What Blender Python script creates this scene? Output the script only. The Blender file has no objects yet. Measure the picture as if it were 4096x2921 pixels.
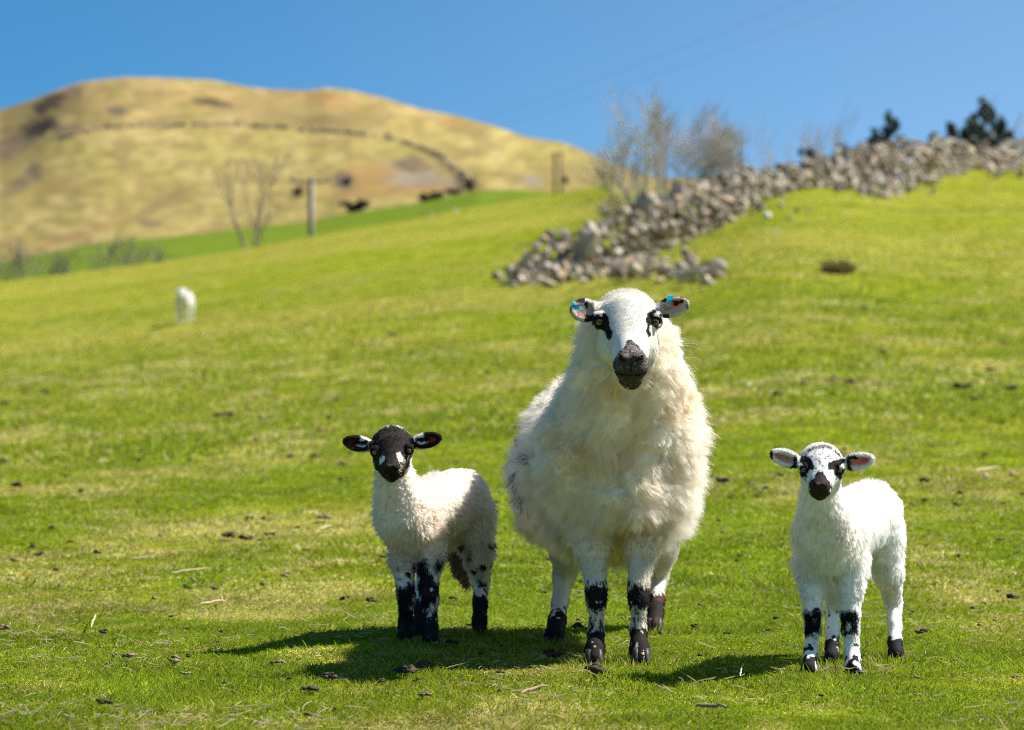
import bpy, math, random
import numpy as np
from mathutils import Vector, Matrix
random.seed(7); RNG = np.random.default_rng(11)
SC = bpy.context.scene; COL = SC.collection
PI = math.pi; R = math.radians

# ------------------------------------------------------------------ camera, sky, sun, exposure
CZ = 0.79; F = 1024 * 100 / 36.0
cam = bpy.data.cameras.new('camera'); camo = bpy.data.objects.new('camera', cam); COL.objects.link(camo)
camo.location = (0, 0, CZ); camo.rotation_euler = (R(90), 0, 0)
cam.sensor_width = 36; cam.lens = 100; cam.clip_start = 0.1; cam.clip_end = 6000
cam.dof.use_dof = True; cam.dof.focus_distance = 7.35; cam.dof.aperture_fstop = 4.6
SC.camera = camo
SUN_EL, SUN_AZ = R(51), R(8)          # azimuth measured from +X towards +Y
to_sun = Vector((math.cos(SUN_EL) * math.cos(SUN_AZ), math.cos(SUN_EL) * math.sin(SUN_AZ), math.sin(SUN_EL)))
W = bpy.data.worlds.new('World'); SC.world = W; W.use_nodes = True
nt = W.node_tree; nt.nodes.clear()
wo = nt.nodes.new('ShaderNodeOutputWorld'); bg = nt.nodes.new('ShaderNodeBackground'); sky = nt.nodes.new('ShaderNodeTexSky')
sky.sky_type = 'NISHITA'; sky.sun_disc = False
sky.sun_elevation = SUN_EL; sky.sun_rotation = math.atan2(to_sun.x, to_sun.y)
sky.altitude = 2500; sky.air_density = 1.0; sky.dust_density = 0.05; sky.ozone_density = 3.0
hs = nt.nodes.new('ShaderNodeHueSaturation'); hs.inputs['Saturation'].default_value = 1.06
tc = nt.nodes.new('ShaderNodeTexCoord'); mp = nt.nodes.new('ShaderNodeVectorMath'); mp.operation = 'ADD'; mp.inputs[1].default_value = (0, 0, 0.09)
nt.links.new(tc.outputs['Generated'], mp.inputs[0]); nt.links.new(mp.outputs[0], sky.inputs['Vector'])
bg.inputs['Strength'].default_value = 0.088
tn = nt.nodes.new('ShaderNodeVectorMath'); tn.operation = 'MULTIPLY'; sx = nt.nodes.new('ShaderNodeSeparateXYZ'); nt.links.new(tc.outputs['Generated'], sx.inputs[0])
cr = nt.nodes.new('ShaderNodeValToRGB'); mr0 = nt.nodes.new('ShaderNodeMapRange'); mr0.inputs[1].default_value = -.22; mr0.inputs[2].default_value = .24; nt.links.new(sx.outputs[0], mr0.inputs[0]); nt.links.new(mr0.outputs[0], cr.inputs[0])
cr.color_ramp.elements[0].color = (.42, .74, .84, 1); cr.color_ramp.elements[1].color = (.92, 1.0, .97, 1); cr.color_ramp.interpolation = 'EASE'
nt.links.new(cr.outputs[0], tn.inputs[1]); nt.links.new(sky.outputs[0], tn.inputs[0]); nt.links.new(tn.outputs[0], hs.inputs['Color']); nt.links.new(hs.outputs[0], bg.inputs[0]); nt.links.new(bg.outputs[0], wo.inputs[0])
sl = bpy.data.lights.new('sun', 'SUN'); sl.energy = 5.0; sl.angle = R(0.55); sl.color = (1.0, 0.955, 0.88)
so = bpy.data.objects.new('sun', sl); COL.objects.link(so); so.rotation_euler = to_sun.to_track_quat('Z', 'Y').to_euler(); so.location = (20, -10, 30)
SC.view_settings.view_transform = 'Standard'; SC.view_settings.look = 'None'; SC.view_settings.exposure = 0.8; SC.view_settings.gamma = 1
SC.render.engine = 'CYCLES'
try:
    SC.cycles.use_denoising = True; SC.cycles.denoising_prefilter = 'NONE'; SC.cycles.filter_width = 0.95; SC.cycles.max_bounces = 14; SC.cycles.diffuse_bounces = 7; SC.cycles.transmission_bounces = 12; SC.cycles.glossy_bounces = 8; SC.cycles.transparent_max_bounces = 8
    SC.cycles.sample_clamp_indirect = 6
    SC.cycles_curves.shape = 'RIBBONS'; SC.cycles_curves.subdivisions = 2
except Exception: pass

def P(px, py, Y): return np.array(((px - 512) * Y / F, Y, CZ + (365 - py) * Y / F))

# ------------------------------------------------------------------ noise
def _h(i, s):
    x = (i[..., 0].astype(np.int64) * 73856093) ^ (i[..., 1].astype(np.int64) * 19349663) ^ (i[..., 2].astype(np.int64) * 83492791) ^ (s * 2654435)
    x = (x ^ (x >> 13)) * 1274126177 & 0xffffffff; x = (x ^ (x >> 16)) * 668265263 & 0xffffffff; x = x ^ (x >> 15)
    return (x & 0xffffff) / 16777216.0
def vn(p, f=1.0, s=0):
    p = np.asarray(p, float) * f; i = np.floor(p).astype(np.int64); t = p - i; t = t * t * (3 - 2 * t); out = 0
    for dx in (0, 1):
        wx = t[..., 0] if dx else 1 - t[..., 0]
        for dy in (0, 1):
            wy = t[..., 1] if dy else 1 - t[..., 1]
            for dz in (0, 1):
                wz = t[..., 2] if dz else 1 - t[..., 2]
                out = out + wx * wy * wz * _h(i + np.array((dx, dy, dz)), s)
    return out
def fbm(p, f=1.0, s=0, o=3):
    a, w, tot = 0, 1.0, 0
    for k in range(o): a = a + w * vn(p, f * 2 ** k, s + k * 7); tot += w; w *= .5
    return a / tot
def vn3(p, f, s): return np.stack([vn(p, f, s), vn(p, f, s + 31), vn(p, f, s + 67)], -1) * 2 - 1
def sm(x, a, b): t = np.clip((x - a) / (b - a), 0, 1); return t * t * (3 - 2 * t)
def nrm(v): return v / np.maximum(np.linalg.norm(v, axis=-1, keepdims=True), 1e-9)

# ------------------------------------------------------------------ scene helpers
def tag(o, label=None, cat=None, group=None, kind=None):
    for k, v in (('label', label), ('category', cat), ('group', group), ('kind', kind)):
        if v: o[k] = v
    return o
def empty(name, loc, label, cat, group=None):
    o = bpy.data.objects.new(name, None); COL.objects.link(o); o.location = loc; o.empty_display_size = .1
    return tag(o, label, cat, group)
def mesh(name, V, Fc, mat, parent=None, smooth=True, color=None, origin=None):
    """V n x 3 world points; Fc: n x k int array or list of arrays; mesh data is stored relative to the parent/origin."""
    V = np.asarray(V, float); off = np.array(parent_world(parent) if parent else (origin if origin is not None else (0, 0, 0)), float)
    me = bpy.data.meshes.new(name)
    Fs = Fc if isinstance(Fc, list) else [Fc]
    Fs = [np.asarray(f, np.int32) for f in Fs if len(f)]
    me.vertices.add(len(V)); me.vertices.foreach_set('co', (V - off).astype(np.float32).ravel())
    nl = sum(f.size for f in Fs); npoly = sum(len(f) for f in Fs)
    me.loops.add(nl); me.loops.foreach_set('vertex_index', np.concatenate([f.ravel() for f in Fs]))
    me.polygons.add(npoly)
    tot = np.concatenate([np.full(len(f), f.shape[1]) for f in Fs]); st = np.concatenate([[0], np.cumsum(tot)[:-1]])
    me.polygons.foreach_set('loop_start', st.astype(np.int32)); 
    try: me.polygons.foreach_set('loop_total', tot.astype(np.int32))
    except Exception: pass
    me.polygons.foreach_set('use_smooth', np.full(npoly, smooth))
    if color is not None:
        a = me.attributes.new('tint', 'FLOAT_COLOR', 'POINT'); c = np.ones((len(V), 4), np.float32); c[:, :3] = color; a.data.foreach_set('color', c.ravel())
    me.update(calc_edges=True); me.validate()
    if mat: me.materials.append(mat)
    o = bpy.data.objects.new(name, me); COL.objects.link(o)
    if parent: o.parent = parent
    elif origin is not None: o.location = origin
    return o
def parent_world(o):
    v = Vector((0, 0, 0))
    while o is not None: v = v + o.location; o = o.parent
    return tuple(v)
def curves(name, pts, rad, color, mat, parent=None):
    """pts N x K x 3 world, rad N x K, color N x 3."""
    N, K, _ = pts.shape; cu = bpy.data.hair_curves.new(name)
    cu.add_curves([K] * N)
    off = np.array(parent_world(parent)) if parent else np.zeros(3)
    cu.attributes['position'].data.foreach_set('vector', (pts - off).astype(np.float32).ravel())
    a = cu.attributes.get('radius') or cu.attributes.new('radius', 'FLOAT', 'POINT'); a.data.foreach_set('value', rad.astype(np.float32).ravel())
    c = np.ones((N, 4), np.float32); c[:, :3] = color
    a = cu.attributes.new('tint', 'FLOAT_COLOR', 'CURVE'); a.data.foreach_set('color', c.ravel())
    cu.materials.append(mat)
    o = bpy.data.objects.new(name, cu); COL.objects.link(o)
    if parent: o.parent = parent
    return o
def material(name, col=(.5, .5, .5), rough=.8, spec=.3, attr=None, noise=None, bump=None, mix=None):
    """noise=(scale, colour2, lo, hi) ; bump=(scale, strength)"""
    m = bpy.data.materials.new(name); m.use_nodes = True; t = m.node_tree; n = t.nodes; b = n['Principled BSDF']
    b.inputs['Base Color'].default_value = (*col, 1); b.inputs['Roughness'].default_value = rough; b.inputs['Specular IOR Level'].default_value = spec
    src = None
    if attr:
        a = n.new('ShaderNodeAttribute'); a.attribute_name = attr; src = a.outputs['Color']
    if noise:
        co = n.new('ShaderNodeTexCoord'); z = n.new('ShaderNodeTexNoise'); z.inputs['Scale'].default_value = noise[0]; z.inputs['Detail'].default_value = 6
        t.links.new(co.outputs['Object'], z.inputs['Vector'])
        r = n.new('ShaderNodeMapRange'); r.inputs[1].default_value = noise[2]; r.inputs[2].default_value = noise[3]; t.links.new(z.outputs[0], r.inputs[0])
        mx = n.new('ShaderNodeMix'); mx.data_type = 'RGBA'; mx.inputs[7].default_value = (*noise[1], 1); mx.inputs[6].default_value = (*col, 1)
        if len(noise) > 4: mx.blend_type = noise[4]
        if src: t.links.new(src, mx.inputs[6])
        t.links.new(r.outputs[0], mx.inputs[0]); src = mx.outputs[2]
    if src: t.links.new(src, b.inputs['Base Color'])
    if bump:
        co = n.new('ShaderNodeTexCoord'); z = n.new('ShaderNodeTexNoise'); z.inputs['Scale'].default_value = bump[0]; z.inputs['Detail'].default_value = 5
        t.links.new(co.outputs['Object'], z.inputs['Vector']); bp = n.new('ShaderNodeBump'); bp.inputs['Strength'].default_value = bump[1]; bp.inputs['Distance'].default_value = bump[2] if len(bump) > 2 else .02
        t.links.new(z.outputs[0], bp.inputs['Height']); t.links.new(bp.outputs[0], b.inputs['Normal'])
    return m
def leafy(name, trans=.4, rough=.5, gloss=.06):
    m = bpy.data.materials.new(name); m.use_nodes = True; t = m.node_tree; n = t.nodes; n.clear()
    o = n.new('ShaderNodeOutputMaterial'); a = n.new('ShaderNodeAttribute'); a.attribute_name = 'tint'
    d = n.new('ShaderNodeBsdfDiffuse'); tr = n.new('ShaderNodeBsdfTranslucent'); mx = n.new('ShaderNodeMixShader'); mx.inputs[0].default_value = trans
    g = n.new('ShaderNodeBsdfGlossy'); g.inputs['Roughness'].default_value = rough; g.inputs['Color'].default_value = (1, 1, 1, 1); m2 = n.new('ShaderNodeMixShader'); m2.inputs[0].default_value = gloss
    for x in (d, tr): t.links.new(a.outputs['Color'], x.inputs['Color'])
    t.links.new(d.outputs[0], mx.inputs[1]); t.links.new(tr.outputs[0], mx.inputs[2]); t.links.new(mx.outputs[0], m2.inputs[1]); t.links.new(g.outputs[0], m2.inputs[2]); t.links.new(m2.outputs[0], o.inputs[0])
    return m
M = {}
M['wool'] = leafy('wool', .5, .6, .0)
def woolly():
    m = leafy('wool', .5, .6, 0); n = m.node_tree.nodes; l = m.node_tree.links; a = [x for x in n if x.type == 'ATTRIBUTE'][0]; o = [x for x in n if x.type == 'OUTPUT_MATERIAL'][0]; old = o.inputs[0].links[0].from_socket
    h = n.new('ShaderNodeBsdfHairPrincipled'); h.parametrization = 'COLOR'; h.inputs['Roughness'].default_value = .5; h.inputs['Radial Roughness'].default_value = .6
    g = n.new('ShaderNodeGamma'); g.inputs[1].default_value = 1.9; l.new(a.outputs['Color'], g.inputs[0]); l.new(g.outputs[0], h.inputs['Color'])
    mx = n.new('ShaderNodeMixShader'); mx.inputs[0].default_value = .45; l.new(old, mx.inputs[1]); l.new(h.outputs[0], mx.inputs[2]); l.new(mx.outputs[0], o.inputs[0]); return m
M['wool'] = woolly()
M['hair'] = leafy('hair', .28, .45, .022)
M['skin'] = material('skin', attr='tint', rough=.8, spec=.2)
M['grass'] = leafy('grass_blade', .5, .5, .012)
M['dung'] = material('dung', attr=None, col=(.045, .032, .022), rough=.85, noise=(60, (.09, .065, .04), .4, .7), bump=(90, .6, .01))
M['drydung'] = material('dry_dung', col=(.20, .14, .09), rough=.9, noise=(60, (.32, .25, .17), .4, .7), bump=(90, .6, .01))
M['stone'] = material('stone', attr='tint', rough=.9, noise=(6, (.37, .33, .27), .45, .7), bump=(9, .7, .05))
M['bark'] = material('bark', col=(.16, .135, .11), rough=.9, noise=(8, (.26, .23, .19), .4, .7))
M['palebark'] = material('pale_bark', col=(.44, .39, .33), rough=.9, noise=(5, (.56, .51, .45), .4, .7))
M['midbark'] = material('brown_bark', col=(.24, .19, .145), rough=.9, noise=(5, (.34, .29, .24), .4, .7))
M['leaf'] = leafy('needles', .2, .5, .04)
M['pole'] = material('weathered_pole', col=(.36, .33, .28), rough=.85, noise=(4, (.26, .235, .2), .4, .7))
M['wire'] = material('wire', col=(.05, .05, .05), rough=.5)
M['insul'] = material('insulator', col=(.3, .28, .27), rough=.3)
M['tag'] = material('ear_tag_plastic', col=(.02, .36, .58), rough=.35, spec=.5, noise=(90, (.03, .45, .66), .4, .6))
M['hoof'] = material('hoof_horn', col=(.035, .028, .024), rough=.5, noise=(120, (.08, .065, .05), .4, .7))
M['straw'] = material('straw', col=(.50, .40, .22), rough=.6, noise=(40, (.62, .53, .34), .3, .7))
M['twig'] = material('twig', col=(.24, .15, .09), rough=.8, noise=(50, (.36, .26, .17), .3, .7))

# ------------------------------------------------------------------ terrain
AX = np.array([-3000, -1500, -500, 0, 183, 325, 463, 560, 665, 788, 907, 1024, 1500, 3000])
AV = np.array([.006, .006, .0075, .0099, .0124, .0152, .0172, .0184, .0216, .0264, .0243, .0243, .026, .026])
_ax = np.arange(-3000, 3001, 10.0); _av = np.interp(_ax, AX, AV)
_k = np.exp(-.5 * (np.arange(-10, 11) / 3.6) ** 2); _av = np.convolve(np.pad(_av, 10, 'edge'), _k / _k.sum(), 'valid')
def zg(X, Y):
    X = np.asarray(X, float); Y = np.asarray(Y, float)
    px = 512 + F * X / np.maximum(Y, 9.0); a = np.interp(px, _ax, _av)
    Yc = np.interp(px, (606, 650, 700, 788, 907, 1024, 1300), (105, 66, 66, 72, 81, 94, 118)); t = np.clip(Y - Yc, 0, None)
    z = a * np.clip(np.minimum(Y, Yc) - 9, 0, None) ** 1.3
    z = z + t * .06 * np.exp(-t / 6) - np.where(t < 25, .005 * t * t, 3.125 + .24 * (t - 25))
    q = np.stack([X, Y, 0 * X], -1)
    z = z + (vn(q, .13, 3) - .5) * np.clip(Y - 10, 0, 60) * .006 + (vn(q, .5, 5) - .5) * np.clip(Y - 6, 0, 12) * .004
    z = z + (vn(q, 2.2, 9) - .5) * .022 * sm(Y, 8.4, 11) + (vn(q, 3.7, 8) - .5) * .010 + (vn(q, 11, 12) - .5) * .006
    return z
def hit(px, py, y0=5.4, y1=150):
    Ys = np.geomspace(y0, y1, 4000); X = (px - 512) * Ys / F; z = zg(X, Ys); yy = 365 - (z - CZ) * F / Ys
    i = np.argmax(yy <= py) if (yy <= py).any() else len(Ys) - 1
    return np.array((X[i], Ys[i], z[i]))
def grid_mesh(name, us, Ys, fx, fz, mat, kind='structure', color=None):
    U, Yg = np.meshgrid(us, Ys, indexing='ij'); X = fx(U, Yg); Z = fz(U, X, Yg)
    V = np.stack([X, Yg, Z], -1).reshape(-1, 3); nu, ny = U.shape
    i = (np.arange(nu - 1)[:, None] * ny + np.arange(ny - 1)[None]).ravel()
    o = mesh(name, V, np.stack([i, i + ny, i + ny + 1, i + 1], -1), mat, color=color(V) if color else None)
    return tag(o, kind=kind)

def turf_colour(q):
    """base colour of turf at q (n x 3): greens with strawy patches"""
    n1 = fbm(q, .30, 21, 3); n2 = fbm(q * np.array((1, .55, 1)), 1.3, 41, 3); n3 = vn(q, 7, 43); far = sm(q[:, 1], 12, 45)[:, None]
    n4 = fbm(q * np.array((.35, 1, 1)), .09, 51, 3)
    g1 = np.array((.140, .200, .008)); g2 = np.array((.205, .240, .011)); st = np.array((.34, .29, .07)); yl = np.array((.26, .26, .015))
    c = g1 + (g2 - g1) * sm(n1 * .6 + n3 * .4, .3, .7)[:, None]
    c = c + (yl - c) * (sm(n2, .44, .66) * .7)[:, None] 
    c = c + (st - c) * (sm(n2 * .65 + n3 * .2 + n1 * .15, .50, .66) * .60)[:, None]
    cf = c * .5 + .5 * np.array((.182, .210, .016)); cf = cf + (np.array((.29, .265, .045)) - cf) * (sm(n4, .42, .66) * .8)[:, None]
    right = sm(512 + F * q[:, 0] / np.maximum(q[:, 1], 9), 620, 850)[:, None] * sm(q[:, 1], 25, 60)[:, None]
    cf = cf + (np.array((.25, .25, .025)) - cf) * right * .35
    return c + (cf - c) * far
def ground_mat():
    m = bpy.data.materials.new('turf'); m.use_nodes = True; t = m.node_tree; n = t.nodes; b = n['Principled BSDF']; L = t.links.new
    b.inputs['Roughness'].default_value = 1; b.inputs['Specular IOR Level'].default_value = 0
    a = n.new('ShaderNodeAttribute'); a.attribute_name = 'tint'; co = n.new('ShaderNodeTexCoord')
    def noise(sc, det=6, r=.6):
        z = n.new('ShaderNodeTexNoise'); z.inputs['Scale'].default_value = sc; z.inputs['Detail'].default_value = det; z.inputs['Roughness'].default_value = r; L(co.outputs['Object'], z.inputs['Vector']); return z
    z1 = noise(3.2); z2 = noise(38, 8, .7); z3 = noise(1.1, 5)
    mr = n.new('ShaderNodeMapRange'); mr.inputs[1].default_value = .38; mr.inputs[2].default_value = .62; mr.inputs[3].default_value = .72; mr.inputs[4].default_value = 1.28; L(z1.outputs[0], mr.inputs[0])
    mr2 = n.new('ShaderNodeMapRange'); mr2.inputs[1].default_value = .36; mr2.inputs[2].default_value = .64; mr2.inputs[3].default_value = .62; mr2.inputs[4].default_value = 1.4; L(z2.outputs[0], mr2.inputs[0])
    mu = n.new('ShaderNodeMath'); mu.operation = 'MULTIPLY'; L(mr.outputs[0], mu.inputs[0]); L(mr2.outputs[0], mu.inputs[1])
    vm = n.new('ShaderNodeVectorMath'); vm.operation = 'SCALE'; L(a.outputs['Color'], vm.inputs[0]); L(mu.outputs[0], vm.inputs['Scale'])
    mx = n.new('ShaderNodeMix'); mx.data_type = 'RGBA'; mx.inputs[7].default_value = (.34, .31, .10, 1); L(vm.outputs[0], mx.inputs[6])
    mr3 = n.new('ShaderNodeMapRange'); mr3.inputs[1].default_value = .52; mr3.inputs[2].default_value = .72; mr3.inputs[4].default_value = .55; L(z3.outputs[0], mr3.inputs[0]); L(mr3.outputs[0], mx.inputs[0])
    L(mx.outputs[2], b.inputs['Base Color'])
    bp = n.new('ShaderNodeBump'); bp.inputs['Strength'].default_value = .8; bp.inputs['Distance'].default_value = .03; L(z2.outputs[0], bp.inputs['Height']); L(bp.outputs[0], b.inputs['Normal'])
    return m
M['turf'] = ground_mat()
us = np.concatenate([np.linspace(-1.6, -.22, 60), np.linspace(-.21, .21, 260), np.linspace(.22, 1.6, 60)])
Ysg = np.concatenate([np.linspace(-6, 5, 20), np.linspace(5.1, 12, 180), np.geomspace(12.1, 190, 260)])
grid_mesh('ground', us, Ysg, lambda U, Y: U * (Y + 8) * 1.0, lambda U, X, Y: zg(X, Y), M['turf'], color=turf_colour)

EX = [-3000, -800, 0, 39, 101, 169, 310, 350, 417, 479, 520, 607, 700, 1024, 1800, 4000]
EY = [290, 275, 262, 255, 242, 237, 221, 213, 203, 190, 190, 195, 196, 190, 190, 190]
RX = [-3000, -1500, -400, 0, 34, 59, 81, 127, 169, 212, 254, 305, 327, 350, 387, 423, 456, 494, 525, 564, 587, 607, 641, 661, 730, 830, 1024, 2000, 4000]
RY = [200, 160, 128, 110, 99, 89, 82, 77, 78, 80, 88, 91, 88, 90, 99, 110, 116, 126, 137, 143, 152, 161, 174, 179, 176, 176, 170, 165, 165]
YF0, YF1, YH1 = 150., 300., 850.
def far_z(px, Y):
    ye = np.interp(px, EX, EY); t = (Y - YF0) / (YF1 - YF0); y = ye + (1 - t) ** 1.3 * 55
    return CZ + (365 - y) * Y / F
def hill_y(px, t):
    ye = np.interp(px, EX, EY); yr = np.interp(px, RX, RY); s = 1 - (1 - np.clip(t, 0, 1)) ** 1.5
    return ye + (yr - ye) * s + np.where(t > 1, (t - 1) * 120, 0)
def hill_z(px, Y):
    t = (Y - YF1) / (YH1 - YF1); y = hill_y(px, t); q = np.stack([px * .01, Y * .01, 0 * Y], -1)
    return CZ + (365 - y) * Y / F + (fbm(q, 1.0, 61, 4) - .5) * 3 * np.clip(t, 0, 1) * np.clip((1.0 - t) * 5, .12, 1)
def hill_point(px, y):
    ts = np.linspace(0, 1, 400); yy = hill_y(px, ts); t = np.interp(-y, -yy, ts); Y = YF1 + t * (YH1 - YF1)
    return np.array(((px - 512) * Y / F, Y, float(hill_z(np.array(float(px)), np.array(Y)))))
def far_point(px, y):
    Ys = np.linspace(YF0, YF1, 400); z = far_z(px, Ys); yy = 365 - (z - CZ) * F / Ys; i = int(np.argmin(abs(yy - y)))
    return np.array(((px - 512) * Ys[i] / F, Ys[i], z[i]))
def far_colour(V):
    n = fbm(V, .03, 71, 3); c = np.array((.108, .142, .018)) + n[:, None] * np.array((.03, .05, .005)); return c
pxs = np.concatenate([np.linspace(-3000, -46, 200), np.linspace(-40, 1064, 420), np.linspace(1068, 4000, 160)])
fX = lambda U, Y: (U - 512) * Y / F
grid_mesh('far_field', pxs, np.linspace(YF0, YF1, 40), fX, lambda U, X, Y: far_z(U, Y), material('far_turf', attr='tint', rough=1, spec=0, noise=(.25, (.15, .24, .02), .45, .7)), color=far_colour)
# painted patches of bracken, scree, crag: (px, y, rx, ry, angle, colour, strength)
DK = (.034, .030, .032); GY = (.215, .19, .185); BR = (.30, .145, .055); OL = (.17, .135, .06); GB = (.12, .095, .07)
SPOTS = [(28, 122, 40, 19, -32, OL, .8), (75, 108, 18, 7, -10, OL, .6), (49, 103, 13, 6, -25, DK, 1), (37, 128, 15, 7, -15, DK, 1), (30, 115, 26, 12, -25, OL, .75), (68, 95, 16, 4, -25, GB, .9), (118, 112, 8, 4, 0, GB, .9), (210, 101.5, 15, 3, 5, DK, .8),
 (64, 133, 12, 5, -10, GB, .8), (8, 144, 22, 8, -25, GB, .8), (34, 172, 6, 6, 0, GB, .9), (17, 186, 20, 5, -35, GB, .6), (160, 204, 28, 4, -28, OL, .7), (105, 226, 55, 3, -17, BR, .35), (152, 223, 9, 3, 0, GB, .7),
 (344, 181, 9, 7, 0, GB, 1), (363, 177, 27, 9, -10, BR, .45), (298, 193, 10, 5, -40, OL, .8), (411, 164, 13, 5, 5, GB, .9), (425, 178, 36, 8, 15, GY, .5), (405, 180, 20, 5, 0, GY, .45), (448, 166, 14, 4, 35, GB, .8), (468, 183, 9, 6, 20, DK, .8),
 (533, 181, 11, 3, 0, GY, .7), (400, 192, 50, 5, -3, BR, .35), (300, 110, 60, 8, 8, OL, .35), (330, 121, 30, 6, 5, OL, .5), (456, 123, 12, 3, 15, BR, .5), (330, 100, 25, 4, 10, BR, .4), (250, 120, 60, 6, 0, OL, .3), (120, 95, 40, 10, 0, OL, .3),
 (15, 150, 30, 14, -30, OL, .6), (95, 120, 14, 6, 0, OL, .6), (610, 178, 45, 9, 10, OL, .65), (700, 176, 60, 4, 0, OL, .7), (480, 140, 12, 4, 30, OL, .4)]
SPOTS.sort(key=lambda s_: -sum(s_[5])); SPOTS = [s_ for s_ in SPOTS if s_[5] != DK] + [s_ for s_ in SPOTS if s_[5] == DK]
def hill_colour(V):
    px = 512 + F * V[:, 0] / V[:, 1]; y = hill_y(px, (V[:, 1] - YF1) / (YH1 - YF1)); qq = np.stack([px * .03, y * .08, 0 * y], -1)
    n = fbm(qq, 1, 81, 4); n2 = fbm(qq, 3.1, 85, 3); n3 = fbm(np.stack([px * .1, y * .28, 0 * y], -1), 1, 88, 3)
    a = np.array((.325, .262, .10)); b = np.array((.275, .23, .075)); c3 = np.array((.37, .245, .11))
    c = a + (b - a) * sm(n, .35, .62)[:, None]; up = sm(y, 150, 95)[:, None] * sm(n2, .35, .65)[:, None]; c = c + (c3 - c) * up * .9
    c = c * (0.62 + .76 * n3)[:, None]; n5 = fbm(np.stack([px * .05, y * .16, 0 * y], -1), 1, 93, 4); c = c + (np.array((.19, .145, .06)) - c) * (sm(n5, .50, .66) * .6)[:, None]
    for (cx, cy, rx, ry, an, cc, s) in SPOTS:
        ca, sa = math.cos(R(an)), math.sin(R(an)); dx, dy = px - cx, y - cy; u = (dx * ca + dy * sa) / (rx * 1.15); v = (-dx * sa + dy * ca) / (ry * 1.25)
        w = sm(1.55 - np.sqrt(u * u + v * v) + (n3 - .5) * 1.4, 0.1, .8) * s; c = c + (np.array(cc) - c) * w[:, None]
    return c
grid_mesh('hill', pxs, np.concatenate([np.linspace(YF1 - 2, YH1, 170), np.linspace(YH1 + 8, YH1 + 250, 12)]), fX, lambda U, X, Y: hill_z(U, Y), material('hill_grass', attr='tint', rough=1, spec=0, noise=(.12, (.26, .18, .07), .5, .75), bump=(.2, .5, 1.0)), color=hill_colour)

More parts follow.
